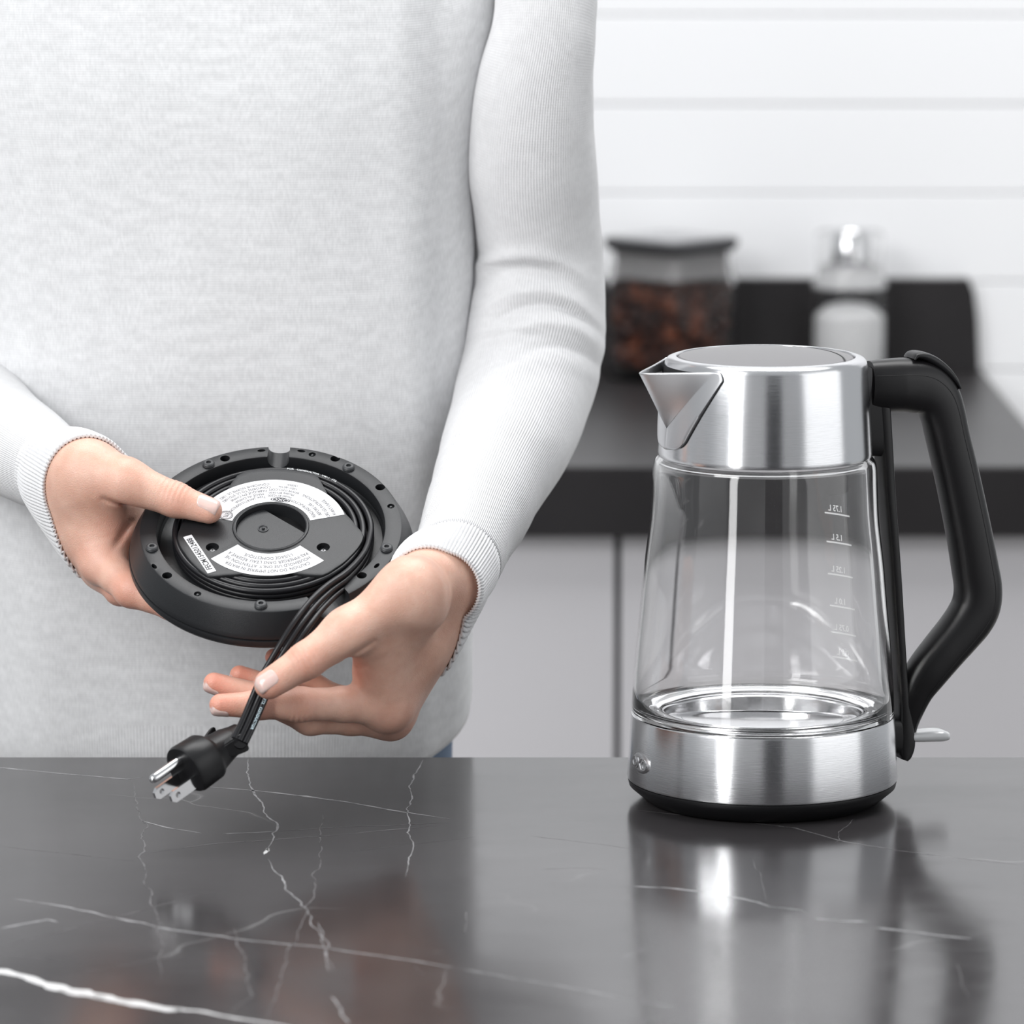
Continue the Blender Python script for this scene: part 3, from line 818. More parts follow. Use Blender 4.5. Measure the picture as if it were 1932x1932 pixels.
# beans
M_bean = mat('roasted_bean', (0.10, 0.030, 0.014), 0.35)
nz_ = noise_node(M_bean, 45, 3, 0.6); rz_ = ramp(M_bean, nz_.outputs[0], [(0.35, (0.018, 0.006, 0.004)), (0.55, (0.07, 0.02, 0.010)), (0.72, (0.30, 0.085, 0.035))]); lk(M_bean, rz_.outputs[0], bsdf(M_bean).inputs['Base Color'])
br = random.Random(5); parts = []
bmq = bmesh.new(); bmesh.ops.create_icosphere(bmq, subdivisions=1, radius=1.0)
bv = [v.co.copy() for v in bmq.verts]; bf = [[v.index for v in f.verts] for f in bmq.faces]; bmq.free()
ztop_b = zj(530)
hb = hj * 0.95 - 0.005
def inside(x, y, pad): return abs(x) + abs(y) < (hb - pad) * 1.0
cnt = 0
while cnt < 900:
    x, y = br.uniform(-hb, hb), br.uniform(-hb, 0.2 * hb)
    z = br.uniform(0.015, ztop_b)
    if not inside(x, y, 0.0): continue
    if inside(x, y, 0.010) and z < ztop_b - 0.010: continue
    R = Matrix.Rotation(br.uniform(0, 6), 3, Vector((br.random(), br.random(), br.random() + 0.01)).normalized())
    parts.append(([R @ Vector((v.x * 0.0052, v.y * 0.0038, v.z * 0.0030)) + Vector((x, y, z)) for v in bv], bf)); cnt += 1
core = stack([(hb * 0.84, 0.01, 0.013), (hb * 0.84, 0.01, ztop_b - 0.004)]); parts.append(core)
V, Fc = join_vf(parts)
be = mk('coffee_beans', [Vector(v) + Vector((pj.x, pj.y, ZT)) for v in V], Fc, M_bean)
tag(be, 'dark roasted coffee beans filling the left storage jar', 'coffee beans', kind='stuff')

# sugar shaker
ps = on_z(1601, 712, ZT); ss = zc(ps) / F
SM = Matrix.Translation((ps.x, ps.y, ZT)); shk = empty('sugar_dispenser', SM)
tag(shk, 'clear dispenser of white sugar with chrome cap, right of the bean jar', 'jar')
zq = lambda y: P(1601, y, ps.y).z - ZT
R0 = 70 * ss
lathe('jar_body', [(0, 0.001), (R0 * 0.95, 0.001), (R0, 0.004), (R0, zq(562)), (R0 * 0.98, zq(548)), (R0 * 0.93, zq(540)), (R0 * 0.93, zq(540) - 0.001), (R0 * 0.94, zq(550)), (R0 * 0.955, zq(565)), (R0 * 0.955, 0.006), (0, 0.005)], M_jarglass, shk, 64, cap=False, angle=40)
M_collar = mat('frosted_collar', (0.78, 0.78, 0.79), 0.15, 0.0, Transmission_Weight=0.45)
lathe('jar_collar', [(R0 * 0.93, zq(541)), (R0 * 0.99, zq(541)), (R0 * 0.99, zq(532)), (R0 * 0.90, zq(524)), (R0 * 0.86, zq(504)), (R0 * 0.5, zq(492)), (0, zq(491))], M_collar, shk, 64, cap=False, angle=40)
lathe('clear_cover', [(R0 * 0.84, zq(503)), (R0 * 0.90, zq(486)), (R0 * 0.90, zq(440)), (R0 * 0.86, zq(438)), (R0 * 0.87, zq(442)), (R0 * 0.87, zq(485)), (R0 * 0.82, zq(502))], M_jarglass, shk, 64, closed=True, cap=False, angle=40)
lathe('chrome_cap', [(0, zq(431)), (R0 * 0.46, zq(432)), (R0 * 0.52, zq(437)), (R0 * 0.53, zq(491)), (0, zq(491.5))], M_chrome, shk, 64, cap=False, angle=40)
M_sugar = mat('white_sugar', (0.88, 0.88, 0.88), 0.9)
Vs, Fs = lathe_vf([(0, 0.0065), (R0 * 0.94, 0.0065), (R0 * 0.94, zq(595)), (R0 * 0.6, zq(576)), (R0 * 0.2, zq(570)), (0, zq(569))], 48)
su = mk('sugar', [Vector(v) + Vector((ps.x, ps.y, ZT)) for v in Vs], Fs, M_sugar)
tag(su, 'white sugar heaped inside the clear dispenser', 'sugar', kind='stuff')

# ================================================================== POWER BASE held upside down
YD0 = 2.62
DC = P(511, 995, YD0); SD = zc(DC) / F
th_n = math.radians(60)
n_d = Vector((0, -math.cos(th_n), math.sin(th_n)))
roll = math.radians(-2.2)
ux = Matrix.Rotation(roll, 3, n_d) @ Vector((1, 0, 0)); vx = n_d.cross(ux)
DM = Matrix(((ux.x, vx.x, n_d.x, DC.x), (ux.y, vx.y, n_d.y, DC.y), (ux.z, vx.z, n_d.z, DC.z), (0, 0, 0, 1)))
def dl(x, y, h=0.0):            # disc px -> world
    return DM @ Vector((x * SD, y * SD, h * SD))
def on_disc(px, py, h=0.0):     # world point on the plane h (metres) above the disc face under a picture point
    return hit(px, py, DC + n_d * h, n_d)
base = empty('kettle_power_base', DM)
tag(base, 'round black kettle power base held upside down, cord coiled inside, white warning labels', 'power base')
def sc(pr): return [(r * SD, h * SD) for r, h in pr]
body = lathe('housing', sc([(0, -34), (215 - 5, -34), (214, -30), (215, -3), (216, -0.6), (218, 0), (244.5, 0), (246.5, -0.8), (248, -3), (266, -40), (268.5, -47), (268.5, -49.5), (266.5, -50), (266.5, -52.5), (270, -53), (271, -57), (270.5, -64), (266, -71), (255, -74), (0, -74)]), M_black_top, base, 224, cap=False, angle=28)
body['label'] = 'black textured plastic housing ring'
cut = []
def cyl_cut(x, y, r, depth, sx=1.0, rot=0.0, n=24, top=6):
    V = []; 
    for z in (-depth, top):
        for k in range(n):
            a = 2 * math.pi * k / n; X, Y = r * sx * math.cos(a), r * math.sin(a)
            c, s_ = math.cos(rot), math.sin(rot)
            V.append(((x + X * c - Y * s_) * SD, (y + X * s_ + Y * c) * SD, z * SD))
    Fc = [tuple(range(n))[::-1], tuple(range(n, 2 * n))] + [(k, (k + 1) % n, n + (k + 1) % n, n + k) for k in range(n)]
    return V, Fc
def pol(r, deg): return r * math.cos(math.radians(deg)), r * math.sin(math.radians(deg))
C = []
for r, a in ((231, 117), (239, 63.4), (237, 33), (225, -36.7), (235, 219.3)):
    x, y = pol(r, a); C.append(cyl_cut(x, y, 9.5, 22))
for r, a in ((233, 74.6), (234, 18), (233, -121)):
    x, y = pol(r, a); C.append(cyl_cut(x, y, 7, 5))
for r, a in ((236, 99), (238, 80.3), (232, -27), (242, 210.6)):
    x, y = pol(r, a); C.append(cyl_cut(x, y, 4, 8, sx=2.0, rot=math.radians(a + 90)))
def channel_cut(deg, half, depth, r0, r1, top=10):
    d = np.array(pol(1, deg)); t = np.array([-d[1], d[0]]); V = []; n = 16
    prof = [(-half, top)] + [(-half * math.cos(math.pi * k / n), -depth * math.sin(math.pi * k / n) ** 0.7) for k in range(n + 1)] + [(half, top)]
    m = len(prof)
    for r in (r0, r1):
        for x, h in prof:
            q = d * r + t * x; V.append((q[0] * SD, q[1] * SD, h * SD))
    Fc = [tuple(range(m)), tuple(range(m, 2 * m))[::-1]] + [(k, k + m, (k + 1) % m + m, (k + 1) % m) for k in range(m)]
    return V, Fc
C.append(channel_cut(90.8, 21, 26, 202, 290)); C.append(channel_cut(-58, 36, 30, 200, 300))
bmc = bmesh.new(); V, Fc = join_vf(C)
vs = [bmc.verts.new(v) for v in V]
for f in Fc: bmc.faces.new([vs[i] for i in f])
cutter = from_bm('cutter', bmc, None, base)
boolean(body, [cutter])
# pins in the shallow holes, rubber feet
for r, a in ((233, 74.6), (234, 18), (233, -121)):
    x, y = pol(r, a)
    V, Fc = lathe_vf([(2.6 * SD, -5 * SD), (2.6 * SD, -1.5 * SD), (1.8 * SD, -0.8 * SD), (0, -0.7 * SD)], 16)
    mk('rivet', [(v[0] + x * SD, v[1] + y * SD, v[2]) for v in V], Fc, M_rubber, base, local=True)
foot_me = None
for a in (-90, -18 + 4, 54, 126, 198):
    x, y = pol(229, a)
    if foot_me is None:
        V, Fc = lathe_vf(sc([(12, 0.1), (12.2, 2), (11.4, 2.3), (11.2, 2.8), (11.6, 4.2), (9.8, 6.2), (6.8, 7.0), (4.8, 6.6), (4.0, 5), (3.8, 3), (0, 2.6)]), 28)
        foot_me = mk('rubber_foot', V, Fc, M_rubber, base, local=True, angle=50); o = foot_me
    else:
        o = foot_me.copy(); COL.objects.link(o); o.parent = base
    o.location = (x * SD, y * SD, 0)
# cover plate
ol_px = [(434, 893), (450, 884), (470, 880), (499, 878), (530, 879), (562, 883), (580, 887), (590, 893), (600, 908), (611, 926), (632, 945), (652, 966), (670, 985), (684, 999), (688, 1008), (686, 1018), (680, 1030), (667, 1047), (655, 1060), (642, 1070), (630, 1079), (618, 1085), (600, 1085), (562, 1081), (540, 1087), (515, 1089), (490, 1089), (468, 1086), (440, 1089), (413, 1092), (404, 1091), (397, 1087), (375, 1070), (356, 1050), (344, 1035), (337, 1019), (337, 1008), (342, 992), (352, 975), (366, 958), (380, 946), (394, 937), (408, 928), (419, 921), (426, 906)]
ol = [((x - 511), (995 - y) / 0.652) for x, y in ol_px]
oa = np.array([math.atan2(y, x) for x, y in ol]); orr = np.array([math.hypot(x, y) for x, y in ol])
ix = oa.argsort(); oa, orr = oa[ix], orr[ix]
oa = np.concatenate([oa - 2 * np.pi, oa, oa + 2 * np.pi]); orr = np.tile(orr, 3)
na = 300; ang = np.linspace(-np.pi, np.pi, na, endpoint=False); Ro = np.interp(ang, oa, orr)
rows = []
for kind_, v, h in (('i', 66, -30), ('i', 66, 1), ('i', 66.6, 2.6), ('i', 68.5, 3.2), ('i', 71, 2.6), ('i', 72.5, 0.6), ('i', 74, 0.2), ('o', -12, 0.2), ('o', -3.2, 0.2), ('o', -1.4, -0.4), ('o', -0.3, -2), ('o', 0, -5), ('o', 0, -12), ('o', -3, -14), ('i', 78, -16)):
    R = np.full(na, float(v)) if kind_ == 'i' else Ro + v
    rows.append(np.stack([R * np.cos(ang) * SD, R * np.sin(ang) * SD, np.full(na, h * SD)], 1))
V = np.concatenate(rows); Fc = []
for i in range(len(rows) - 1):
    for k in range(na):
        k2 = (k + 1) % na; Fc.append((i * na + k, i * na + k2, (i + 1) * na + k2, (i + 1) * na + k))
Fc += [((len(rows) - 1) * na + k, (len(rows) - 1) * na + (k + 1) % na, (k + 1) % na, k) for k in range(na)]
bmc = bmesh.new(); vs = [bmc.verts.new(tuple(v)) for v in V]
for f in Fc: bmc.faces.new([vs[i] for i in f])
plate_o = from_bm('cover_plate', bmc, M_black_top, base, angle=28)
cs_ = []
for x, y in ((-105, -63), (103, -55)):
    cs_.append(cyl_cut(x, y, 12.5, 11, n=32))
V, Fc = join_vf(cs_); bmc = bmesh.new(); vs = [bmc.verts.new(v) for v in V]
for f in Fc: bmc.faces.new([vs[i] for i in f])
boolean(plate_o, [from_bm('cutter', bmc, None, base)])
for x, y in ((-105, -63), (103, -55)):
    V, Fc = lathe_vf(sc([(7.8, -10.4), (7.4, -8.5), (5.4, -7.4), (2.0, -7.0), (1.7, -9.5), (0, -9.5)]), 4)
    mk('screw', [(v[0] + x * SD, v[1] + y * SD, v[2]) for v in V], Fc, M_screw, plate_o, local=True, angle=20)
# floor of the centre well: clipped half plate and deeper pocket
chord_a = ((495 - 511), (995 - 955) / .652); chord_b = ((576 - 511), (995 - 998) / .652)
A2 = np.array(chord_a, float); B2 = np.array(chord_b, float); dn_ = np.array([(B2 - A2)[1], -(B2 - A2)[0]]); dn_ /= np.linalg.norm(dn_)
if dn_.dot(A2) > 0: dn_ = -dn_
cpts = []
for k in range(96):
    a = 2 * math.pi * k / 96; q = np.array([65.5 * math.cos(a), 65.5 * math.sin(a)])
    dd = (q - A2).dot(dn_)
    if dd < 0: q = q - dn_ * dd
    if np.linalg.norm(q) <= 66: cpts.append(q)
m = len(cpts)
V = [(q[0] * SD, q[1] * SD, h * SD) for h in (-8, -8.6, -26) for q in [c * (0.985 if h == -8 else 1.0) for c in cpts]]
Fc = [tuple(range(m))[::-1]] + [(i * m + k, i * m + (k + 1) % m, (i + 1) * m + (k + 1) % m, (i + 1) * m + k) for i in range(2) for k in range(m)]
mk('well_plate', V, Fc, M_black_top, base, local=True, angle=28)
lathe('well_floor', sc([(0, -25), (66, -25), (66, -26), (0, -26)]), M_black, base, 64, cap=False)
V, Fc = lathe_vf(sc([(10.5, -8), (10.2, -6.6), (8.4, -6.2), (7, -7.4), (6.2, -9.5), (3.4, -9.5), (3.0, -5), (2, -4.4), (0, -4.2)]), 28)
mk('centre_pin', [(v[0] - 15 * SD, v[1] + 5 * SD, v[2]) for v in V], Fc, M_rubber, base, local=True)
# labels -------------------------------------------------------------
def sector(r0, r1, a0, a1, h, n=48):
    V = []
    for k in range(n + 1):
        a = math.radians(a0 + (a1 - a0) * k / n)
        for r, hh in ((r0, h), (r1, h)): V.append((r * math.cos(a) * SD, r * math.sin(a) * SD, hh * SD))
    return V, [(2 * k, 2 * k + 2, 2 * k + 3, 2 * k + 1) for k in range(n)][::1]
def bend(V, r, deg, mode, h):
    out = []
    for x, y, z in V:
        x, y = x / SD, y / SD
        if mode == 'in': a = math.radians(deg) + x / r; R = r - y
        else: a = math.radians(deg) - x / r; R = r + y
        out.append((R * math.cos(a) * SD, R * math.sin(a) * SD, h * SD))
    return out
V, Fc = sector(76, 143, 17.5, 168, 0.75); lab1 = mk('warning_label', V, [f[::-1] for f in Fc], M_label, base, local=True, smooth=False)
lab1['label'] = 'large white curved rating label with grey print'
V, Fc = sector(79, 143, -137, -41.5, 0.75); lab2 = mk('warning_label', V, [f[::-1] for f in Fc], M_label, base, local=True, smooth=False)
lab2['label'] = 'smaller white curved caution label'
def txt(s, size, r, deg, mode='in', width=0.85, m=M_ink, par=None, align='CENTER'):
    V, Fc = text_vf(s, size * SD, align=align, width=width, bold=0.0)
    return mk('printed_text', bend(V, r, deg, mode, 1.05), Fc, m, par, local=True, smooth=False)
for s_, r, dg in (('Model 8710300', 95, 84), ('Mod\u00e8le 8710300', 104, 83), ('WWW.OXO.COM', 113, 81), ('120V~60 Hz', 122, 79), ('1500W', 131, 76)):
    txt(s_, 8.6, r, dg, par=lab1)
for s_, r, dg in (('Type: JAKB710300FECM', 92, 126), ('MADE IN CHINA', 101.5, 119), ('FABRIQU\u00c9 EN CHINE', 111, 118), ('CONFORMS TO UL STD1082', 120.5, 119), ('CONFORME NORME UL 1082', 130, 119)):
    txt(s_, 9.0, r, dg, par=lab1, width=0.9)
for s_, r, dg in (('READ INSTRUCTIONS', 87, 47), ('BEFORE USE.', 99, 36), ('LIRE LES INSTRUCTIONS', 112, 40), ('AVANT USAGE.', 125, 31)):
    txt(s_, 9.6, r, dg, par=lab1, width=0.82)
txt('1.5F', 10, 133, 152, par=lab1)
# logo oval and certification ring printed on the label
Vo = [(19 * math.cos(2 * math.pi * k / 40) * SD, 6.6 * math.sin(2 * math.pi * k / 40) * SD, 0) for k in range(40)]
mk('printed_oval', bend(Vo, 83.6, 82, 'in', 0.95), [tuple(range(40))[::-1]], M_ink, lab1, local=True, smooth=False)
txt('OXO', 11.5, 83.8, 82, par=lab1, m=M_label, width=1.25)
def ring2(r0, r1, n=40):
    V = []
    for k in range(n):
        a = 2 * math.pi * k / n; V += [(r0 * math.cos(a) * SD, r0 * math.sin(a) * SD, 0), (r1 * math.cos(a) * SD, r1 * math.sin(a) * SD, 0)]
    return V, [(2 * k, 2 * k + 1, (2 * k + 3) % (2 * n), (2 * k + 2) % (2 * n)) for k in range(n)]
V, Fc = join_vf([ring2(11.6, 13), ring2(9.6, 10.3)]); mk('certification_ring', bend(V, 93, 160, 'in', 1.0), Fc, M_ink, lab1, local=True, smooth=False)
txt('ETL', 11, 93, 160, par=lab1)
for s_, r in (('CAUTION: DO NOT IMMERSE IN WATER.', 130), ('HOUSEHOLD USE ONLY. ATTENTION: NE', 117.5), ("PAS IMMERGER DANS L'EAU. R\u00c9SERV\u00c9 \u00c0", 105), ("L'USAGE DOMESTIQUE.", 92.5)):
    txt(s_, 11.5, r, -89, 'out', par=lab2, width=0.80)
q0 = np.array([-155.0, -32.0]); q1 = np.array([-99.0, -137.0]); dr_ = (q0 - q1) / np.linalg.norm(q0 - q1); nr_ = np.array([-dr_[1], dr_[0]])
cen = (q0 + q1) / 2; Lh = np.linalg.norm(q0 - q1) / 2; Wd = 8.6
V = [tuple((cen + dr_ * a * Lh + nr_ * b * Wd) * SD) + (0.8 * SD,) for a, b in ((-1, -1), (1, -1), (1, 1), (-1, 1))]
lab3 = mk('serial_sticker', V, [(0, 1, 2, 3)], M_label, base, local=True, smooth=False)
V, Fc = text_vf('FECM1545012488', 15.5 * SD, width=0.88)
mk('printed_text', [tuple((cen * SD + dr_ * v[0] + nr_ * v[1])) + (1.1 * SD,) for v in V], Fc, M_inkdark, lab3, local=True, smooth=False)
# cord: three joined strands, wound in the trough, then led out over the rim and down to the plug
nU = np.array(n_d)
W = []; UW = []
for k in range(0, 3 * 60 + 1):                       # spiral, clockwise, inside the trough
    a = math.radians(-5 + 360 * 3 - k * 6); r = 146 + k / 180 * 42
    if k > 165: r += (k - 165) * 0.1
    W.append(np.array(dl(r * math.cos(a), r * math.sin(a), -20))); UW.append(nU)
last_a = -5
cw = []; cu_ = []
def w(px, py, Y): return np.array(P(px, py, Y))
def wd(px, py, h): return np.array(on_disc(px, py, h * SD))
cp = [wd(699, 1018, -18), wd(689, 1052, -10), wd(660, 1088, 1), wd(626, 1114, 9), wd(596, 1143, 14)]
YE = cp[-1][1]
cp += [w(568, 1180, YE - 0.014), w(543, 1218, YE - 0.022), w(522, 1252, YE - 0.026), w(503, 1284, YE - 0.030), w(486, 1322, YE - 0.034), w(469, 1362, YE - 0.041), w(452, 1398, YE - 0.049)]
YPIN = YE - 0.031
path = W[:-2] + cp
pathf = catmull(path, 3)
nsp = (len(W) - 2) * 3
tot = len(pathf)
camdir = np.array([0, -1, 0.17]); camdir /= np.linalg.norm(camdir)
Tn = np.gradient(pathf, axis=0)
sidev = []
for i in range(tot):
    t = unit(Tn[i])
    flat = unit(np.cross(t, camdir))                    # across the cable, seen flat from the front
    f = min(1.0, max(0.0, (i - nsp + 1) / 17.0)); f = f * f * (3 - 2 * f)
    s0 = nU - t * nU.dot(t); s0 = unit(s0)
    if flat.dot(s0) < 0: flat = -flat
    sidev.append(unit(s0 * (1 - f) + flat * f))
sidev = np.array(sidev)
fr = np.clip((np.arange(tot) - nsp) / 20.0, 0, 1)
rs = 0.00185
sep = 0.0033 + 0.0008 * np.exp(-((np.arange(tot) - nsp - 14) / 10.0) ** 2)
strands = []
for c in (-1, 0, 1):
    strands.append(sweep(pathf + sidev * (c * sep)[:, None], rs, rs, np.array([unit(np.cross(unit(Tn[i]), sidev[i])) for i in range(tot)]), n=12, round_cap=False))
V, Fc = join_vf(strands)
cord = mk('power_cord', V, Fc, M_cord, base, angle=60); cord['label'] = 'flat black three strand power cord'
# tiny print along the cord
def along(s, size, i0, strand, m, liftv):
    V, Fc = text_vf(s, size, align='LEFT', width=1.1)
    seg = np.linalg.norm(np.diff(pathf, axis=0), axis=1); cumd = np.concatenate([[0], np.cumsum(seg)]); out = []
    for x, y, z in V:
        d = cumd[i0] + (x if x > 0 else 0)
        i = int(np.clip(np.searchsorted(cumd, d) - 1, 0, tot - 2)); f = (d - cumd[i]) / max(seg[i], 1e-9)
        p = pathf[i] * (1 - f) + pathf[i + 1] * f; sd = sidev[i]; t = unit(Tn[i])
        up = liftv(i); ax = unit(np.cross(up, t))
        p = p + sidev[i] * strand * sep[i]
        a = y / rs
        out.append(p + up * (rs + 0.00006) * math.cos(a) + ax * (rs + 0.00006) * math.sin(a))
    return out, Fc
pr_ = []
e0 = nsp + 25
def front(i):
    t = unit(Tn[i]); u = camdir - t * camdir.dot(t); return unit(u)
for s_, i0 in (('CONDUCTOR', tot - 11), ('FT2', tot - 14), ('VW-1', tot - 17)):
    pass
V, Fc = along('UNIREX   FT2   CONDUCTOR', 0.0021, tot - 10, 1 if sidev[-5][0] > 0 else -1, M_blue_print, front)
mk('cord_print', V, Fc, M_blue_print, cord, smooth=False)
iq = max(0, (len(W) - 2 - 14) * 3)
def topd(i): return nU
V, Fc = along('FOR   CONDUCTOR   VW-1   FT2', 0.0020, iq, 1, M_white_print, topd)
mk('cord_print', V, Fc, M_white_print, cord, smooth=False)

# plug ---------------------------------------------------------------
pe = pathf[-1]
right = np.array([1.0, 0, 0]); upv = np.array([0, SA, CA]); tow = np.array([0, -CA, SA])
PSC = 1.12
def cam2(a, b, c): return right * a + upv * b + tow * c
pa = unit(cam2(-0.66, -0.46, 0.60))
pu = cam2(0.02, 1, 0.10); pu = unit(pu - pa * pu.dot(pa)); pw_ = np.cross(pa, pu)
if pw_[0] < 0: pw_ = -pw_
# front face centre in the picture (345, 1457)
pf0 = np.array(P(347, 1455, pe[1] - 0.012))
def pl(a, u, w_): return pf0 + (pa * a + pu * u + pw_ * w_) * 0.001 * PSC
PM = Matrix.Translation(Vector(pf0))
# body cross sections: D shaped, flat towards the blades
def dsec(a, wv, ut, ub, n=36, pwr=2.4):
    L = []
    for k in range(n):
        t = 2 * math.pi * k / n; c, s_ = math.cos(t), math.sin(t)
        if s_ >= 0: L.append(pl(a, ut * abs(s_) ** (2 / 2.2), wv * math.copysign(abs(c) ** (2 / 2.2), c)))
        else: L.append(pl(a, -ub * abs(s_) ** (2 / 4.5), wv * math.copysign(abs(c) ** (2 / 4.5), c)))
    return L
secs = [dsec(0.2, 0.5, 0.5, 0.5), dsec(0, 11.0, 11.4, 10.0), dsec(-0.3, 12.0, 12.6, 11.0), dsec(-2, 12.6, 13.2, 11.6), dsec(-15, 12.2, 12.4, 11.4), dsec(-17, 11.4, 11.2, 10.9), dsec(-19, 10.2, 8.6, 9.4), dsec(-26, 8.9, 7.2, 8.0), dsec(-31, 8.4, 6.8, 7.2), dsec(-33, 7.6, 6.2, 6.4), dsec(-37, 6.0, 5.2, 5.2), dsec(-40, 5.6, 4.8, 4.8)]
n = 36; V = [p for s_ in secs for p in s_]; Fc = [(i * n + k, i * n + (k + 1) % n, (i + 1) * n + (k + 1) % n, (i + 1) * n + k) for i in range(len(secs) - 1) for k in range(n)]
Fc += [tuple(range(n))[::-1], tuple(range((len(secs) - 1) * n, len(secs) * n))]
bmc = bmesh.new(); vs = [bmc.verts.new(tuple(v)) for v in V]
for f in Fc: bmc.faces.new([vs[i] for i in f])
plug = from_bm('plug', bmc, M_black, base, local=False, angle=30)
plug['label'] = 'moulded black three prong plug'
# finger wings
for sg in (-1, 1):
    L = []
    wv = [(-20, 8.4, 4), (-26, 10.5, 5.4), (-32, 12.6, 6.0), (-34, 12.8, 5.8)]
    V = []; 
    for a, w2, u2 in wv:
        for (uu, ww) in ((-u2, w2 - 3.4), (u2, w2 - 3.4), (u2 * 0.8, w2), (-u2 * 0.8, w2)): V.append(pl(a, uu, ww * sg))
    Fc = [(i * 4 + k, i * 4 + (k + 1) % 4, (i + 1) * 4 + (k + 1) % 4, (i + 1) * 4 + k) for i in range(3) for k in range(4)] + [(0, 1, 2, 3), (15, 14, 13, 12)]
    bmc = bmesh.new(); vs = [bmc.verts.new(tuple(v)) for v in V]
    for f in Fc: bmc.faces.new([vs[i] for i in f])
    bmesh.ops.bevel(bmc, geom=list(bmc.edges), offset=0.0006, segments=2, affect='EDGES')
    from_bm('finger_grip', bmc, M_black, plug, local=False, angle=50)
# strain relief bead chain towards the cord
j0 = pl(-38, 0, 0); jc = [j0 + (pe - j0) * t + np.array([0, 0, -0.002 * math.sin(math.pi * t)]) for t in np.linspace(0, 1.0, 12)]
jr = [5.2, 5.0, 5.5, 4.6, 5.3, 5.3, 4.4, 5.0, 4.8, 4.0, 4.4, 4.0]
V, Fc = sweep(jc, np.array(jr) * 0.00112, np.array(jr) * 0.00096, np.array(camdir), n=20); mk('strain_relief', V, Fc, M_black, plug, angle=60)
# blades and ground pin
def blade(w0, length, zoff):
    o = bmesh.new(); hw_, ht = 3.2, 0.8
    ptsb = [(-hw_, -1), (hw_, -1), (hw_, length - 2.2), (hw_ - 1.7, length), (-hw_ + 1.7, length), (-hw_, length - 2.2)]
    # outline in (u, a), thickness along w, with a round hole
    nh = 16; hr = 1.55; hc = (0, length - 4.6)
    outer_ = []
    for k in range(len(ptsb)):
        p0, p1 = ptsb[k], ptsb[(k + 1) % len(ptsb)]
        for q in range(6): outer_.append((p0[0] + (p1[0] - p0[0]) * q / 6, p0[1] + (p1[1] - p0[1]) * q / 6))
    M_ = len(outer_); hole = []
    for (x, y) in outer_:
        a = math.atan2(y - hc[1], x - hc[0]); hole.append((hc[0] + hr * math.cos(a), hc[1] + hr * math.sin(a)))
    V = []
    for sg in (-1, 1):
        for L in (outer_, hole):
            for (u_, a_) in L: V.append(pl(a_, zoff + u_, w0 + sg * ht))
    Fc = []
    for k in range(M_):
        k2 = (k + 1) % M_
        Fc.append((k, k2, M_ + k2, M_ + k)); Fc.append((2 * M_ + k, 3 * M_ + k, 3 * M_ + k2, 2 * M_ + k2))
        Fc.append((k, 2 * M_ + k, 2 * M_ + k2, k2)); Fc.append((M_ + k, M_ + k2, 3 * M_ + k2, 3 * M_ + k))
    o.free()
    return V, Fc
for w0 in (-6.35, 6.35):
    V, Fc = blade(w0, 17.5, -5.2); pb_ = mk('prong', V, Fc, M_chrome, plug, angle=30); pb_['label'] = 'flat metal blade with a round hole'
gp = [pl(a, 6.4, 0) for a in (-1, 5, 12, 17, 19.5, 20.6, 21.2)]
V, Fc = sweep(gp, np.array([2.4, 2.4, 2.4, 2.4, 2.2, 1.5, 0.5]) * 0.001 * PSC, np.array([2.4, 2.4, 2.4, 2.4, 2.2, 1.5, 0.5]) * 0.001 * PSC, pu, n=20)
pb_ = mk('prong', V, Fc, M_chrome, plug, angle=50); pb_['label'] = 'round metal ground pin'

# ================================================================== PERSON
PO = P(430, 1428, 2.88); PM_ = Matrix.Translation((PO.x, 2.88, 0))
person = empty('person', PM_)
tag(person, 'person in a pale grey knit sweater holding the kettle base and pinching its cord', 'person')

def smin(a, b, k):
    h = np.maximum(k - np.abs(a - b), 0.0) / k
    return np.minimum(a, b) - h * h * k * 0.25
def rcone(X, a, b, ra, rb):
    ba = b - a; h = np.clip(((X - a) @ ba) / (ba @ ba), 0, 1)
    d = X - a - h[:, None] * ba
    return np.sqrt((d * d).sum(1)) - (ra + (rb - ra) * h)
class Hand:
    """palm: list of (a, b, ra, rb); fingers: list of chains [(point, radius), ...]"""
    def __init__(self, palm, kp, fingers, kf, creases=(), dents=(), grooves=()):
        self.grooves = grooves; self.palm, self.kp, self.fingers, self.kf, self.creases, self.dents = palm, kp, fingers, kf, creases, dents
    def __call__(self, X):
        d = None
        for a, b, ra, rb in self.palm:
            e = rcone(X, a, b, ra, rb); d = e if d is None else smin(d, e, self.kp)
        out = d
        for ch, kj in self.fingers:
            f = None
            for (p0, r0), (p1, r1) in zip(ch[:-1], ch[1:]):
                e = rcone(X, p0, p1, r0, r1); f = e if f is None else smin(f, e, 0.004)
            g = smin(d, f, kj)
            out = np.minimum(out, g)
        for (c, ax, sg, wl, amp) in self.creases:
            q = X - c; u = q @ ax
            out = out + amp * np.exp(-(q * q).sum(1) / (sg * sg)) * np.cos(u * 2 * np.pi / wl)
        for (c, sg, amp) in self.dents:
            q = X - c; out = out + amp * np.exp(-(q * q).sum(1) / (sg * sg))
        for (p0, p1, wd_, amp) in self.grooves:      # a fold line, followed at any depth near the skin
            q = (X - p0)[:, [0, 2]]; b = (p1 - p0)[[0, 2]]; h = np.clip(q @ b / (b @ b), 0, 1)
            dd = q - h[:, None] * b; dy = (X[:, 1] - (p0[1] + (p1[1] - p0[1]) * h)) / 0.016
            out = out + amp * np.sin(np.pi * (0.15 + 0.7 * h)) * np.exp(-(dd * dd).sum(1) / (wd_ * wd_)) * np.exp(-dy * dy)
        return out
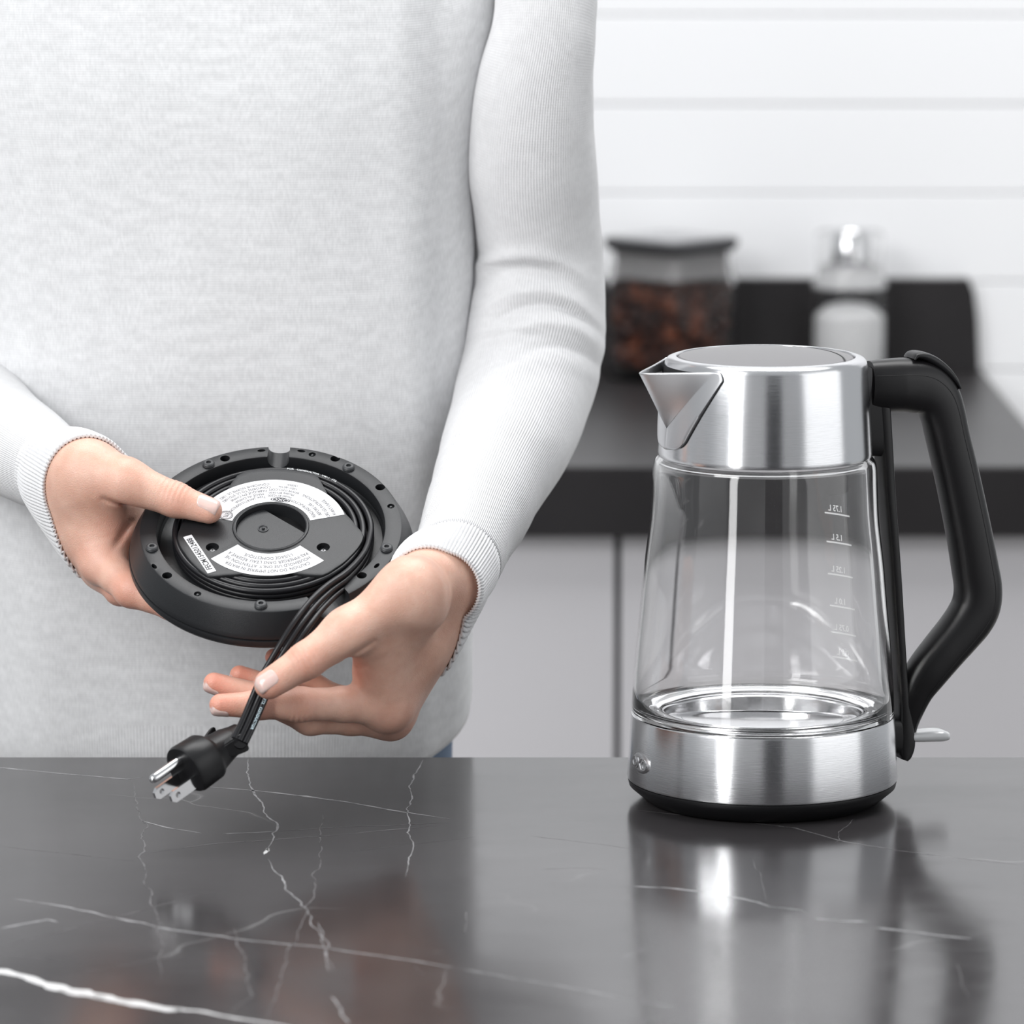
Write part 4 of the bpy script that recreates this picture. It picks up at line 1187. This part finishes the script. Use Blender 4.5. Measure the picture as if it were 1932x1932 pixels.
def surface(sdf, lo, hi, h):
    """block-sparse surface nets -> vertices, quads"""
    lo = np.asarray(lo, float); B = 12
    nb = np.maximum(1, np.ceil((np.asarray(hi) - lo) / (h * B)).astype(int)); N = nb * B + 1
    D = np.ones(N, np.float32)
    g = np.stack(np.meshgrid(*[np.arange(k) for k in nb], indexing='ij'), -1).reshape(-1, 3)
    cent = lo + (g * B + B / 2) * h
    dc = sdf(cent); rad = B * h * 0.87 + 0.012
    loc = np.stack(np.meshgrid(*[np.arange(B + 1)] * 3, indexing='ij'), -1).reshape(-1, 3)
    for i in np.where(dc <= -rad)[0]:
        x, y, z = g[i] * B; D[x:x + B + 1, y:y + B + 1, z:z + B + 1] = -1
    near = np.where(np.abs(dc) < rad)[0]
    for c0 in range(0, len(near), 64):
        ids = near[c0:c0 + 64]
        pts = (g[ids][:, None, :] * B + loc[None]).reshape(-1, 3)
        v = sdf(lo + pts * h).astype(np.float32)
        D[pts[:, 0], pts[:, 1], pts[:, 2]] = v
    S = D < 0
    n0, n1, n2 = N - 1
    cnt = np.zeros((n0, n1, n2), np.int8)
    for a in (0, 1):
        for b in (0, 1):
            for c in (0, 1): cnt += S[a:a + n0, b:b + n1, c:c + n2]
    cells = np.argwhere((cnt > 0) & (cnt < 8))
    idx = -np.ones((n0, n1, n2), np.int64); idx[cells[:, 0], cells[:, 1], cells[:, 2]] = np.arange(len(cells))
    acc = np.zeros((len(cells), 3)); num = np.zeros(len(cells))
    corners = [(a, b, c) for a in (0, 1) for b in (0, 1) for c in (0, 1)]
    for c0 in corners:
        for ax in range(3):
            if c0[ax]: continue
            c1 = list(c0); c1[ax] = 1
            A_ = D[cells[:, 0] + c0[0], cells[:, 1] + c0[1], cells[:, 2] + c0[2]]
            B_ = D[cells[:, 0] + c1[0], cells[:, 1] + c1[1], cells[:, 2] + c1[2]]
            m = (A_ < 0) != (B_ < 0)
            t = np.where(m, A_ / np.where(m, A_ - B_, 1), 0)
            p = np.tile(np.array(c0, float), (len(cells), 1)); p[:, ax] = t
            acc[m] += p[m]; num[m] += 1
    V = lo + (cells + acc / num[:, None]) * h
    quads = []
    for ax in range(3):
        u, v = (ax + 1) % 3, (ax + 2) % 3
        sl0 = [slice(1, n) for n in (n0, n1, n2)]; sl0[ax] = slice(0, (n0, n1, n2)[ax])
        s0 = S[tuple(sl0)]; sl1 = list(sl0); sl1[ax] = slice(1, (n0, n1, n2)[ax] + 1); s1 = S[tuple(sl1)]
        e = np.argwhere(s0 != s1); off = np.ones(3, int); off[ax] = 0; e = e + off
        sgn = s0[tuple((e - off).T)]
        def I(du, dv):
            q = e.copy(); q[:, u] -= du; q[:, v] -= dv; return idx[q[:, 0], q[:, 1], q[:, 2]]
        Q = np.stack([I(0, 0), I(1, 0), I(1, 1), I(0, 1)], 1)
        Q[~sgn] = Q[~sgn][:, ::-1]
        quads.append(Q)
    Q = np.concatenate(quads); Q = Q[(Q >= 0).all(1)]
    # one projection step onto the surface for smoothness
    for _ in range(2):
        d = sdf(V); e = 1e-4; G = np.stack([sdf(V + np.eye(3)[k] * e) - d for k in range(3)], 1) / e
        st = d[:, None] * G / np.maximum((G * G).sum(1), 0.2)[:, None]; ln = np.linalg.norm(st, axis=1)[:, None]
        V = V - np.where(np.isfinite(st), st * np.minimum(1.0, 0.4 * h / np.maximum(ln, 1e-9)), 0.0)
    return V, Q
def a_(px, py, Y): return np.array(P(px, py, Y))

# ---- hand pinching the cord (right in the picture)
YI = YPIN + 0.0105; YT = YPIN - 0.0115
w_ = a_(832, 1096, 2.592); elbow1 = a_(1005, 700, 2.875)
fa = unit(elbow1 - w_)
cmc = a_(775, 1112, YT + 0.033); tm = a_(655, 1192, YT + 0.016); ti = a_(577, 1247, YT + 0.006); tt = a_(508, 1291, YT)
im = a_(727, 1331, YI + 0.036); ip = a_(566, 1329, YI + 0.005); idp = a_(486, 1330, YI + 0.001); itp = a_(416, 1330, YI - 0.002)
mm_ = a_(736, 1353, YI + 0.054); mp_ = a_(585, 1355, YI + 0.026); md_ = a_(492, 1316, YI + 0.022); mt_ = a_(404, 1289, YI + 0.019)
rm_ = a_(743, 1346, YI + 0.072); rp_ = a_(608, 1345, YI + 0.049); rd_ = a_(526, 1302, YI + 0.044); rt_ = a_(452, 1274, YI + 0.041)
pm_ = a_(746, 1328, YI + 0.088); pp_ = a_(632, 1318, YI + 0.066); pd_ = a_(572, 1276, YI + 0.060); pt_ = a_(517, 1240, YI + 0.056)
palm = [(w_ + fa * 0.07, w_, 0.0195, 0.0180), (w_ + np.array([0.000, 0.004, -0.002]), (im + w_) / 2 + np.array([0.002, 0, 0.002]), 0.0180, 0.0155),
        ((im + w_) / 2 + np.array([0.002, 0, 0.002]), im + np.array([0.001, 0.002, 0.002]), 0.0155, 0.0118),
        (w_, mm_, 0.0165, 0.0120), (w_, rm_, 0.0150, 0.0108), (w_, pm_, 0.0135, 0.0100),
        (w_ + fa * 0.015 + np.array([-0.005, -0.003, 0]), cmc, 0.0160, 0.0150), (cmc, tm, 0.0155, 0.0124),
        (cmc + np.array([0.004, 0.006, -0.012]), a_(712, 1262, YI + 0.030), 0.0135, 0.0105), (a_(700, 1215, YT + 0.033), im, 0.0105, 0.0105)]
thumb = [(tm, 0.0128), (ti, 0.0102), (tt, 0.0086)]
index = [(im, 0.0128), ((im + ip) / 2 + np.array([0, 0, 0.0004]), 0.0098), (ip, 0.0095), (idp, 0.0080), (itp, 0.0064)]
middle = [(mm_, 0.0128), ((mm_ + mp_) / 2, 0.0098), (mp_, 0.0094), (md_, 0.0080), (mt_, 0.0062)]
ring = [(rm_, 0.0118), (rp_, 0.0088), (rd_, 0.0074), (rt_, 0.0058)]
pinky = [(pm_, 0.0108), (pp_, 0.0076), (pd_, 0.0065), (pt_, 0.0052)]
tax = unit(tt - ti)
iax = unit(idp - ip)
creL = [(ti + unit(np.cross(tax, [0, 1, 0])) * 0.0 + np.array([0, -0.010, 0.0]), tax, 0.0080, 0.0030, 0.00036),
        (ip + np.array([0, -0.006, -0.006]), iax, 0.007, 0.0030, 0.00034), (a_(700, 1240, YI + 0.015), unit(np.array([0.3, 0, 1.0])), 0.008, 0.0030, 0.00008)]
LH = Hand(palm, 0.018, [(thumb, 0.008), (index, 0.006), (middle, 0.006), (ring, 0.006), (pinky, 0.006)], 0.006, creL, (), [(a_(652, 1240, YT + 0.015), a_(705, 1205, YT + 0.02), 0.0022, 0.0022), (a_(655, 1275, YI), a_(690, 1262, YI), 0.0018, 0.0012), (a_(838, 1120, 2.61), a_(770, 1180, 2.59), 0.008, 0.0012)])

# ---- hand carrying the base (left in the picture)
w2 = a_(128, 903, 2.671); elbow2 = a_(-150, 700, 2.885); fb = unit(elbow2 - w2)
th2 = np.array(on_disc(394, 963, 0.0078)); tip2 = np.array(on_disc(331, 943, 0.0105))
tmc = a_(238, 908, tip2[1] + 0.004); cmc2 = a_(163, 892, tip2[1] + 0.018)
HU = -(74 * SD) - 0.0088
def under(px, py, h): return np.array(on_disc(px, py, h))
i2m = a_(193, 1060, 2.640); i2p = a_(248, 1112, 2.622); i2d = under(325, 1143, HU + 0.000); i2t = under(400, 1165, HU)
i2p = 0.5 * (a_(248, 1114, 2.618) + a_(248, 1114, 2.618))
m2m = a_(197, 1072, 2.658); m2p = a_(228, 1111, 2.642); m2d = under(300, 1120, HU - 0.006); m2t = under(385, 1120, HU)
r2m = a_(192, 1062, 2.677); r2p = under(248, 1080, HU - 0.010); r2d = under(320, 1082, HU); r2t = under(395, 1080, HU)
p2m = a_(200, 1035, 2.694); p2p = under(255, 1035, HU - 0.010); p2d = under(310, 1035, HU); p2t = under(360, 1035, HU)
palm2 = [(w2 + fb * 0.07, w2, 0.0195, 0.0180), (w2, (w2 * 0.5 + i2m * 0.5) + np.array([0.003, 0, 0]), 0.0178, 0.0150), ((w2 * 0.5 + i2m * 0.5) + np.array([0.003, 0, 0]), i2m, 0.0150, 0.0118),
         (w2, m2m, 0.0165, 0.0115), (w2 + np.array([0.004, 0, 0]), r2m, 0.016, 0.0110), (w2 + np.array([0.008, 0, 0]), p2m, 0.0150, 0.0105),
         (w2 + np.array([0.004, -0.003, -0.001]), cmc2, 0.0160, 0.0145), (cmc2, tmc, 0.0150, 0.0122),
         (a_(175, 930, 2.652), a_(200, 1005, 2.652), 0.0160, 0.0110), (a_(218, 930, 2.672), a_(240, 1030, 2.672), 0.0130, 0.0120)]
thumb2 = [(tmc, 0.0128), (tip2, 0.0100), (th2, 0.0079)]
index2 = [(i2m, 0.0125), ((i2m + i2p) / 2, 0.0102), (i2p, 0.0098), (i2d, 0.0082), (i2t, 0.0066)]
middle2 = [(m2m, 0.0122), (m2p, 0.0096), (m2d, 0.0082), (m2t, 0.0064)]
ring2_ = [(r2m, 0.0112), (r2p, 0.0088), (r2d, 0.0076), (r2t, 0.006)]
pinky2 = [(p2m, 0.010), (p2p, 0.0076), (p2d, 0.0066), (p2t, 0.0054)]
tax2 = unit(th2 - tip2)
creR = [(tip2 + np.array(n_d) * 0.0095, tax2, 0.0080, 0.0030, 0.00036)]
RH = Hand(palm2, 0.020, [(thumb2, 0.008), (index2, 0.006), (middle2, 0.006), (ring2_, 0.006), (pinky2, 0.006)], 0.006, creR, (), [(a_(198, 938, 2.63), a_(258, 962, 2.63), 0.0020, 0.0022), (a_(246, 985, 2.65), a_(216, 1030, 2.65), 0.0026, 0.0025)])

def bounds(H, pad=0.03):
    pts = [p for a, b, *_ in H.palm for p in (a, b)] + [p for ch, _ in H.fingers for p, r in ch]
    pts = np.array(pts); return pts.min(0) - pad, pts.max(0) + pad
VL, QL = surface(LH, *bounds(LH), 0.0009)
VR, QR = surface(RH, *bounds(RH), 0.0009)
# covered arms, trunk, neck, hips and legs: coarse, under the clothes
shL = np.array([PO.x + 0.160, 2.885, 1.375]); shR = np.array([PO.x - 0.160, 2.885, 1.375])
hip = np.array([PO.x, 2.895, 0.90]); chest = np.array([PO.x, 2.885, 1.25]); cx_ = PO.x
def trunk(X):
    Y = X.copy(); Y[:, 1] = (Y[:, 1] - 2.888) * 1.45 + 2.888
    d = rcone(Y, np.array([cx_ - 0.045, 2.888, 0.93]), np.array([cx_ - 0.045, 2.888, 1.30]), 0.085, 0.08)
    d = smin(d, rcone(Y, np.array([cx_ + 0.045, 2.888, 0.93]), np.array([cx_ + 0.045, 2.888, 1.30]), 0.085, 0.08), 0.03)
    d = d * 0.72
    for p, e in ((shL, elbow1), (shR, elbow2)): d = smin(d, rcone(X, p, e, 0.026, 0.026), 0.01)
    for e, w__ in ((elbow1, w_ + fa * 0.05), (elbow2, w2 + fb * 0.05)): d = smin(d, rcone(X, e, w__, 0.021, 0.018), 0.004)
    d = smin(d, rcone(X, shL, shR, 0.028, 0.028), 0.03)
    d = smin(d, rcone(X, np.array([cx_, 2.885, 1.36]), np.array([cx_, 2.875, 1.50]), 0.052, 0.047), 0.03)
    for s_ in (-1, 1): d = smin(d, rcone(X, np.array([cx_ + s_ * 0.065, 2.895, 0.90]), np.array([cx_ + s_ * 0.075, 2.895, 0.10]), 0.068, 0.034), 0.02)
    return d
VT, QT = surface(trunk, np.array([cx_ - 0.42, 2.55, 0.04]), np.array([cx_ + 0.42, 3.05, 1.60]), 0.008)
Vb = np.concatenate([VL, VR, VT]); Qb = np.concatenate([QL, QR + len(VL), QT + len(VL) + len(VR)])
body_o = mk('body', Vb, Qb.tolist(), M_skin, person, angle=None)
body_o['label'] = 'bare hands and wrists of the person, fingers closed round base and cord'
fl = np.zeros(len(Vb))
for c, sg, am in [(tt, .010, .7), (ti, .011, .55), (itp, .012, .75), (idp, .012, .6), (ip, .012, .35), (mt_, .012, .8), (rt_, .012, .8), (pt_, .012, .8), (md_, .012, .5), (im, .016, .35), (a_(665, 1262, YI + 0.012), .012, .45), (mm_, .018, .3),
                  (tip2, .011, .55), (th2, .010, .35), (tmc, .014, .25), (i2m, .016, .40), (i2p, .014, .5), (m2p, .014, .5), (a_(215, 1000, 2.645), .014, .45), (i2d, .015, .5)]:
    fl = np.maximum(fl, am * np.exp(-((Vb - c) ** 2).sum(1) / (sg * sg)))
att = body_o.data.attributes.new('flush', 'FLOAT', 'POINT'); att.data.foreach_set('value', fl.astype(np.float32))

# nails: small plates marched onto the fingertip surface
def nail(H, c, axis, nrm, L, Wd, label=None):
    c = np.asarray(c, float); axis = unit(axis); nrm = np.asarray(nrm, float); nrm = unit(nrm - axis * nrm.dot(axis)); side = np.cross(axis, nrm)
    nu, nv = 15, 13; G = []
    for i in range(nu):
        u = -0.5 + i / (nu - 1)
        end = 0.5 - abs(u)
        if u < 0: wf = math.sqrt(max(0.0, 1 - ((-0.28 - u) / 0.22) ** 2)) if u < -0.28 else 1.0
        else: wf = 1.0 if u < 0.40 else 1.0 - 0.18 * ((u - 0.40) / 0.10) ** 2
        wf = max(wf, 0.25)
        for j in range(nv):
            v = -0.5 + j / (nv - 1)
            G.append(c + axis * (u * L + (0.0 if u < 0.45 else -0.04 * L * (2 * v) ** 2)) + side * (v * Wd * wf * 0.94) + nrm * 0.016)
    G = np.array(G); alive = np.ones(len(G), bool)
    G0 = G.copy()
    for _ in range(60):
        d = np.clip(H(G), -0.004, 0.004); G -= nrm * (d * 0.8)[:, None]
        tr = (G0 - G) @ nrm; G = np.where((tr > 0.019)[:, None], G0 - nrm * 0.019, G)
    for _ in range(12):
        d = H(G); e = 1e-4; gr = np.stack([H(G + np.eye(3)[k] * e) - d for k in range(3)], 1) / e
        G = G - np.where((d > 1e-4)[:, None], np.clip(d, -0.002, 0.002)[:, None] * gr / np.maximum((gr * gr).sum(1), 0.3)[:, None], 0)
    G = G.reshape(nu, nv, 3); hgt = (G - c) @ nrm
    # straighten lengthwise: a nail is flatter than the pad beneath it
    hm = hgt.copy()
    for i in range(nu):
        u = i / (nu - 1); hm[i] = hgt[int(nu * 0.35)] * (0.55 + 0.0 * u) + hgt[i] * 0.45 if u > 0.35 else hgt[i]
    hm = np.maximum(hm, hgt - 0.0) + 0.00030
    hm = np.minimum(hm, hgt + 0.0016)
    top = G + nrm * (hm - hgt)[:, :, None]
    edge = np.zeros((nu, nv)); edge[0] = 1; edge[:, 0] = 1; edge[:, -1] = 1
    top = top - nrm * (edge * 0.0005)[:, :, None]
    bot = top - nrm * 0.0007
    V = np.concatenate([top.reshape(-1, 3), bot.reshape(-1, 3)]); n1 = nu * nv; Fc = []
    for i in range(nu - 1):
        for j in range(nv - 1):
            a = i * nv + j; Fc.append((a, a + 1, a + nv + 1, a + nv)); Fc.append((n1 + a, n1 + a + nv, n1 + a + nv + 1, n1 + a + 1))
    bd = [(0, j) for j in range(nv)] + [(i, nv - 1) for i in range(1, nu)] + [(nu - 1, j) for j in range(nv - 2, -1, -1)] + [(i, 0) for i in range(nu - 2, 0, -1)]
    for k in range(len(bd)):
        a = bd[k][0] * nv + bd[k][1]; b = bd[(k + 1) % len(bd)]; b = b[0] * nv + b[1]; Fc.append((a, n1 + a, n1 + b, b))
    bm = bmesh.new(); vs = [bm.verts.new(tuple(v)) for v in V]
    for f in Fc:
        try: bm.faces.new([vs[i] for i in f])
        except ValueError: pass
    return from_bm('fingernail', bm, M_nail, body_o, local=False, angle=60)
CAMV = np.array([0, -1.0, 0.16])
nail(LH, a_(503, 1289, YT), tt - ti, CAMV + np.array([-0.25, 0, 0.05]), 0.0138, 0.0108)
nail(RH, th2 - tax2 * 0.0005, th2 - tip2, np.array(n_d) * 0.9 + np.array([0.0, -0.35, 0.15]), 0.0138, 0.0108)
nail(LH, itp + unit(itp - idp) * 0.001, itp - idp, np.array([-0.3, -0.55, -0.80]), 0.0120, 0.0085)
nail(LH, mt_ + unit(mt_ - md_) * 0.001, mt_ - md_, np.array([-0.3, -0.50, -0.80]), 0.0118, 0.0082)
nail(LH, rt_ + unit(rt_ - rd_) * 0.001, rt_ - rd_, np.array([-0.5, -0.3, -0.85]), 0.0108, 0.0076)
nail(LH, pt_ + unit(pt_ - pd_) * 0.001, pt_ - pd_, np.array([-0.6, -0.60, -0.35]), 0.0092, 0.0068)

# ---- sweater ---------------------------------------------------------
def smooth_tab(zs, vs):
    zz = np.linspace(zs[0], zs[-1], 200); vv = np.interp(zz, zs, vs)
    for _ in range(120): vv[1:-1] = (vv[:-2] + 2 * vv[1:-1] + vv[2:]) / 4
    return zz, vv
AWZ, AWV = smooth_tab([0.86, 0.92, 1.0, 1.10, 1.20, 1.26, 1.32, 1.38, 1.42, 1.46], [0.158, 0.1610, 0.162, 0.162, 0.163, 0.165, 0.178, 0.186, 0.150, 0.062])
BWZ, BWV = smooth_tab([0.86, 1.0, 1.15, 1.30, 1.40, 1.46], [0.092, 0.100, 0.104, 0.106, 0.085, 0.058])
def torso():
    V = []; UV = []; Fc = []; nz, na = 150, 220
    z_lo, z_hi = 0.8765, 1.46
    for i in range(nz + 1):
        f = i / nz
        for k in range(na + 1):
            a = 2 * math.pi * k / na
            c, s_ = math.cos(a), math.sin(a)
            right = max(0, c)
            zb_ = z_lo + 0.024 * max(0, c) ** 8
            z = zb_ + (z_hi - zb_) * f
            # half width in metres
            aw = np.interp(z, AWZ, AWV)
            bw = np.interp(z, BWZ, BWV)
            e = 2 / 2.7
            x = aw * math.copysign(abs(c) ** e, c); y = bw * math.copysign(abs(s_) ** e, s_)
            # soft drape
            q = noise.noise(Vector((x * 7, z * 3.2, 4))) * 0.005 + noise.noise(Vector((x * 16 + 3, z * 8, 9))) * 0.0016
            q += 0.004 * math.exp(-((x - 0.118 - (1.28 - z) * 0.03) / 0.016) ** 2) * (1 if z > 1.0 else max(0, (z - 0.9) / 0.1))
            q -= 0.003 * math.exp(-((x - 0.142) / 0.010) ** 2)
            q += 0.0025 * math.exp(-((x + 0.120 - (1.30 - z) * 0.02) / 0.02) ** 2)
            hemf = math.exp(-((z - zb_) / 0.006) ** 2); q += -0.0015 * hemf
            n2 = unit([x / aw ** 2, y / bw ** 2, 0])
            V.append((PO.x + x + n2[0] * q, 2.885 + y + n2[1] * q, z)); UV.append((k / na * 0.84, z - zb_))
    for i in range(nz):
        for k in range(na):
            a = i * (na + 1) + k; Fc.append((a, a + 1, a + na + 2, a + na + 1))
    return V, Fc, UV
V, Fc, UV = torso()
sweater = mk('sweater', V, Fc, M_knit_body, person, uv=UV, angle=None)
md = sweater.modifiers.new('s', 'SOLIDIFY'); md.thickness = 0.003; md.offset = -1
sweater['label'] = 'pale heather grey knit sweater body with ribbed hem'
def frames(path):
    T = np.array([unit(t) for t in np.gradient(path, axis=0)]); N = [unit(np.cross(T[0], [0, 1, 0]))]
    for i in range(1, len(path)):
        n = N[-1] - T[i] * N[-1].dot(T[i]); N.append(unit(n))
    N = np.array(N); Bn = np.cross(T, N); return T, N, Bn
def sleeve(keys, folds, nseg, circ, H, step=0.002, vflip=False, flat=1.0):
    kp = np.array([list(a_(px, py, Y)) + [r * zc(a_(px, py, Y)) / F] for px, py, Y, r in keys])
    c = catmull(kp, 12)
    seg = np.linalg.norm(np.diff(c[:, :3], axis=0), axis=1); cd = np.concatenate([[0], np.cumsum(seg)])
    m = int(cd[-1] / step); u = np.linspace(0, cd[-1], m)
    path = np.stack([np.interp(u, cd, c[:, k]) for k in range(4)], 1)
    for _ in range(6): path[1:-1] = (path[:-2] + 2 * path[1:-1] + path[2:]) / 4
    T, N, Bn = frames(path[:, :3])
    ang = np.linspace(1.5 * np.pi, 3.5 * np.pi, nseg + 1)
    X = path[:, None, :3] + (np.cos(ang)[None, :, None] * N[:, None] + np.sin(ang)[None, :, None] * Bn[:, None]) * path[:, 3][:, None, None]
    Nm = np.cos(ang)[None, :, None] * N[:, None] + np.sin(ang)[None, :, None] * Bn[:, None]
    d = folds(X, u, ang, cd[-1])
    X = X + Nm * d[:, :, None]
    q = X[-60:]; X[-60:] = clear(q.reshape(-1, 3), Nm[-60:].reshape(-1, 3), H, 0.0036).reshape(q.shape)
    UV = np.stack(np.meshgrid(u, (ang - 1.5 * np.pi) / (2 * np.pi) * circ, indexing='ij'), -1)[:, :, ::-1]
    return X, UV, path, T, N, Bn, u
def grid_faces(m, n): return [(i * n + k, i * n + k + 1, (i + 1) * n + k + 1, (i + 1) * n + k) for i in range(m - 1) for k in range(n - 1)]
def nz3(X, s, seed):
    out = np.empty(X.shape[:2])
    for i in range(X.shape[0]):
        for k in range(X.shape[1]):
            p = X[i, k]; out[i, k] = noise.noise(Vector((p[0] * s + seed, p[1] * s, p[2] * s)))
    return out
def fold1(X, u, ang, L):
    # arcs across the elbow on the camera side, the sleeve being pushed up by the bent arm
    d = nz3(X, 14, 1) * 0.0018 + nz3(X, 38, 5) * 0.0007
    px = 966 + X[:, :, 0] / (X[:, :, 1] * CA + (HCAM - X[:, :, 2]) * SA) * F
    py = 966 + F * ((HCAM - X[:, :, 2]) * CA - X[:, :, 1] * SA) / (X[:, :, 1] * CA + (HCAM - X[:, :, 2]) * SA)
    for y0, xc, curv, sg, am, wx in ((480, 985, 0.0030, 13, 0.0022, 105), (508, 990, 0.0034, 11, -0.0012, 105), (548, 1010, 0.0040, 14, 0.0022, 100), (575, 1020, 0.0040, 9, -0.0020, 95), (610, 1035, 0.0046, 15, 0.0020, 90), (650, 1045, 0.005, 10, -0.0014, 80), (676, 1030, 0.004, 16, 0.0010, 90)):
        yy = y0 + curv * (px - xc) ** 2
        d += 1.4 * am * np.exp(-((py - yy) / sg) ** 2) * np.exp(-((px - xc) / wx) ** 4)
    return d
def fold2(X, u, ang, L): return nz3(X, 16, 8) * 0.0022
def clear(V, D, H, gap):
    V = np.array(V, float)
    for _ in range(8):
        d = H(V); V = V + D * np.clip(gap - d, 0, 0.004)[:, None]
    return V
def cuff(path, T, N, Bn, nrib, length, nm_, H, out=0.0008, back=0.010):
    # ribbed cuff continuing the end of the sleeve
    n = nrib * 6; m = int(length / 0.002); V = []; UV = []; DD = []; RB = []
    p0 = path[-1, :3]; r0 = path[-1, 3]; t = T[-1]
    k0 = int(length / 0.002)
    for i in range(m + 1):
        f = i / m; j = int(round((len(path) - 1 - k0) + f * k0)); p = path[j, :3]; r = path[j, 3]
        if i == m: pass
        edge = math.sqrt(max(0.0, 1 - max(0, (f - 0.96) / 0.04) ** 2))
        for k in range(n + 1):
            a = 2 * math.pi * k / n + 1.5 * math.pi
            rib = abs(math.sin(a * nrib / 2)) ** 0.5
            rr = r + out - 0.0016 + 0.0017 * rib * min(1, f * 4) - (1 - edge) * 0.001
            dirn = N[j] * math.cos(a) + Bn[j] * math.sin(a)
            DD.append(dirn); RB.append(0.0012 + 0.0015 * rib + 0.0006 * (1 - f))
            V.append(p + dirn * rr - T[j] * (back * f * f * max(0.0, -dirn[1]))); UV.append((a * r, f * length))
    V = clear(V, np.array(DD), H, np.array(RB))
    Fc = grid_faces(m + 1, n + 1)
    o = mk(nm_, V, Fc, M_knit_cuff, sweater, uv=UV, angle=None)
    md = o.modifiers.new('s', 'SOLIDIFY'); md.thickness = 0.0016; md.offset = -1
    return o
keysL = [(1000, -120, 2.87, 92), (1028, -40, 2.850, 96), (1026, 60, 2.838, 98), (1008, 170, 2.838, 113), (1000, 290, 2.848, 124), (1008, 400, 2.862, 121), (1016, 480, 2.87, 123), (1012, 560, 2.868, 131), (1006, 640, 2.86, 136), (996, 715, 2.845, 134), (975, 790, 2.815, 126), (945, 865, 2.768, 116), (912, 935, 2.724, 105), (884, 1000, 2.666, 95), (866, 1050, 2.622, 86), (848, 1085, 2.594, 81), (832, 1111, 2.573, 78)]
X, UVg, path, T, N, Bn, u = sleeve(keysL, fold1, 150, 0.26, LH)
kc_ = int(0.046 / 0.002)
Xs = X[:-kc_ + 2]; Us = UVg[:-kc_ + 2]
o = mk('sleeve', Xs.reshape(-1, 3), grid_faces(Xs.shape[0], Xs.shape[1]), M_knit_sleeve, sweater, uv=Us.reshape(-1, 2), angle=None)
md = o.modifiers.new('s', 'SOLIDIFY'); md.thickness = 0.002; md.offset = -1
cuff(path, T, N, Bn, 78, 0.048, 'cuff', LH)
keysR = [(-100, -120, 2.90, 92), (-140, 0, 2.89, 108), (-150, 170, 2.885, 116), (-155, 400, 2.885, 120), (-160, 560, 2.885, 124), (-140, 670, 2.87, 120), (-90, 745, 2.835, 114), (-30, 800, 2.785, 106), (25, 840, 2.740, 97), (70, 868, 2.705, 88), (110, 892, 2.680, 80), (142, 912, 2.660, 77), (162, 925, 2.648, 76)]
X, UVg, path, T, N, Bn, u = sleeve(keysR, fold2, 150, 0.26, RH)
Xs = X[:-kc_ + 2]; Us = UVg[:-kc_ + 2]
o = mk('sleeve', Xs.reshape(-1, 3), grid_faces(Xs.shape[0], Xs.shape[1]), M_knit_sleeve, sweater, uv=Us.reshape(-1, 2), angle=None)
md = o.modifiers.new('s', 'SOLIDIFY'); md.thickness = 0.002; md.offset = -1
cuff(path, T, N, Bn, 78, 0.048, 'cuff', RH)
# ---- jeans and shoes behind the island
def jean(X):
    d = None
    for s_ in (-1, 1):
        e = rcone(X, np.array([cx_ + s_ * 0.070, 2.895, 0.95]), np.array([cx_ + s_ * 0.080, 2.905, 0.09]), 0.078, 0.050); d = e if d is None else smin(d, e, 0.03)
    d = np.maximum(d, X[:, 2] - 0.935); d = np.maximum(d, 0.085 - X[:, 2]); return d
VJ, QJ = surface(jean, np.array([cx_ - 0.22, 2.74, 0.05]), np.array([cx_ + 0.22, 3.04, 0.98]), 0.008)
mk('jeans', VJ, QJ.tolist(), M_denim, person, angle=50)
for s_ in (-1, 1):
    def shoe(X):
        Y = X - np.array([cx_ + s_ * 0.082, 0, 0]); d = rcone(Y, np.array([0, 2.93, 0.045]), np.array([0, 2.77, 0.035]), 0.042, 0.034)
        d = smin(d, rcone(Y, np.array([0, 2.915, 0.05]), np.array([0, 2.905, 0.10]), 0.04, 0.038), 0.02); return np.maximum(d, 0.001 - X[:, 2])
    VJ, QJ = surface(shoe, np.array([cx_ + s_ * 0.082 - 0.07, 2.70, -0.03]), np.array([cx_ + s_ * 0.082 + 0.07, 3.02, 0.17]), 0.006)
    mk('shoe', VJ, QJ.tolist(), M_shoe, person, angle=50)
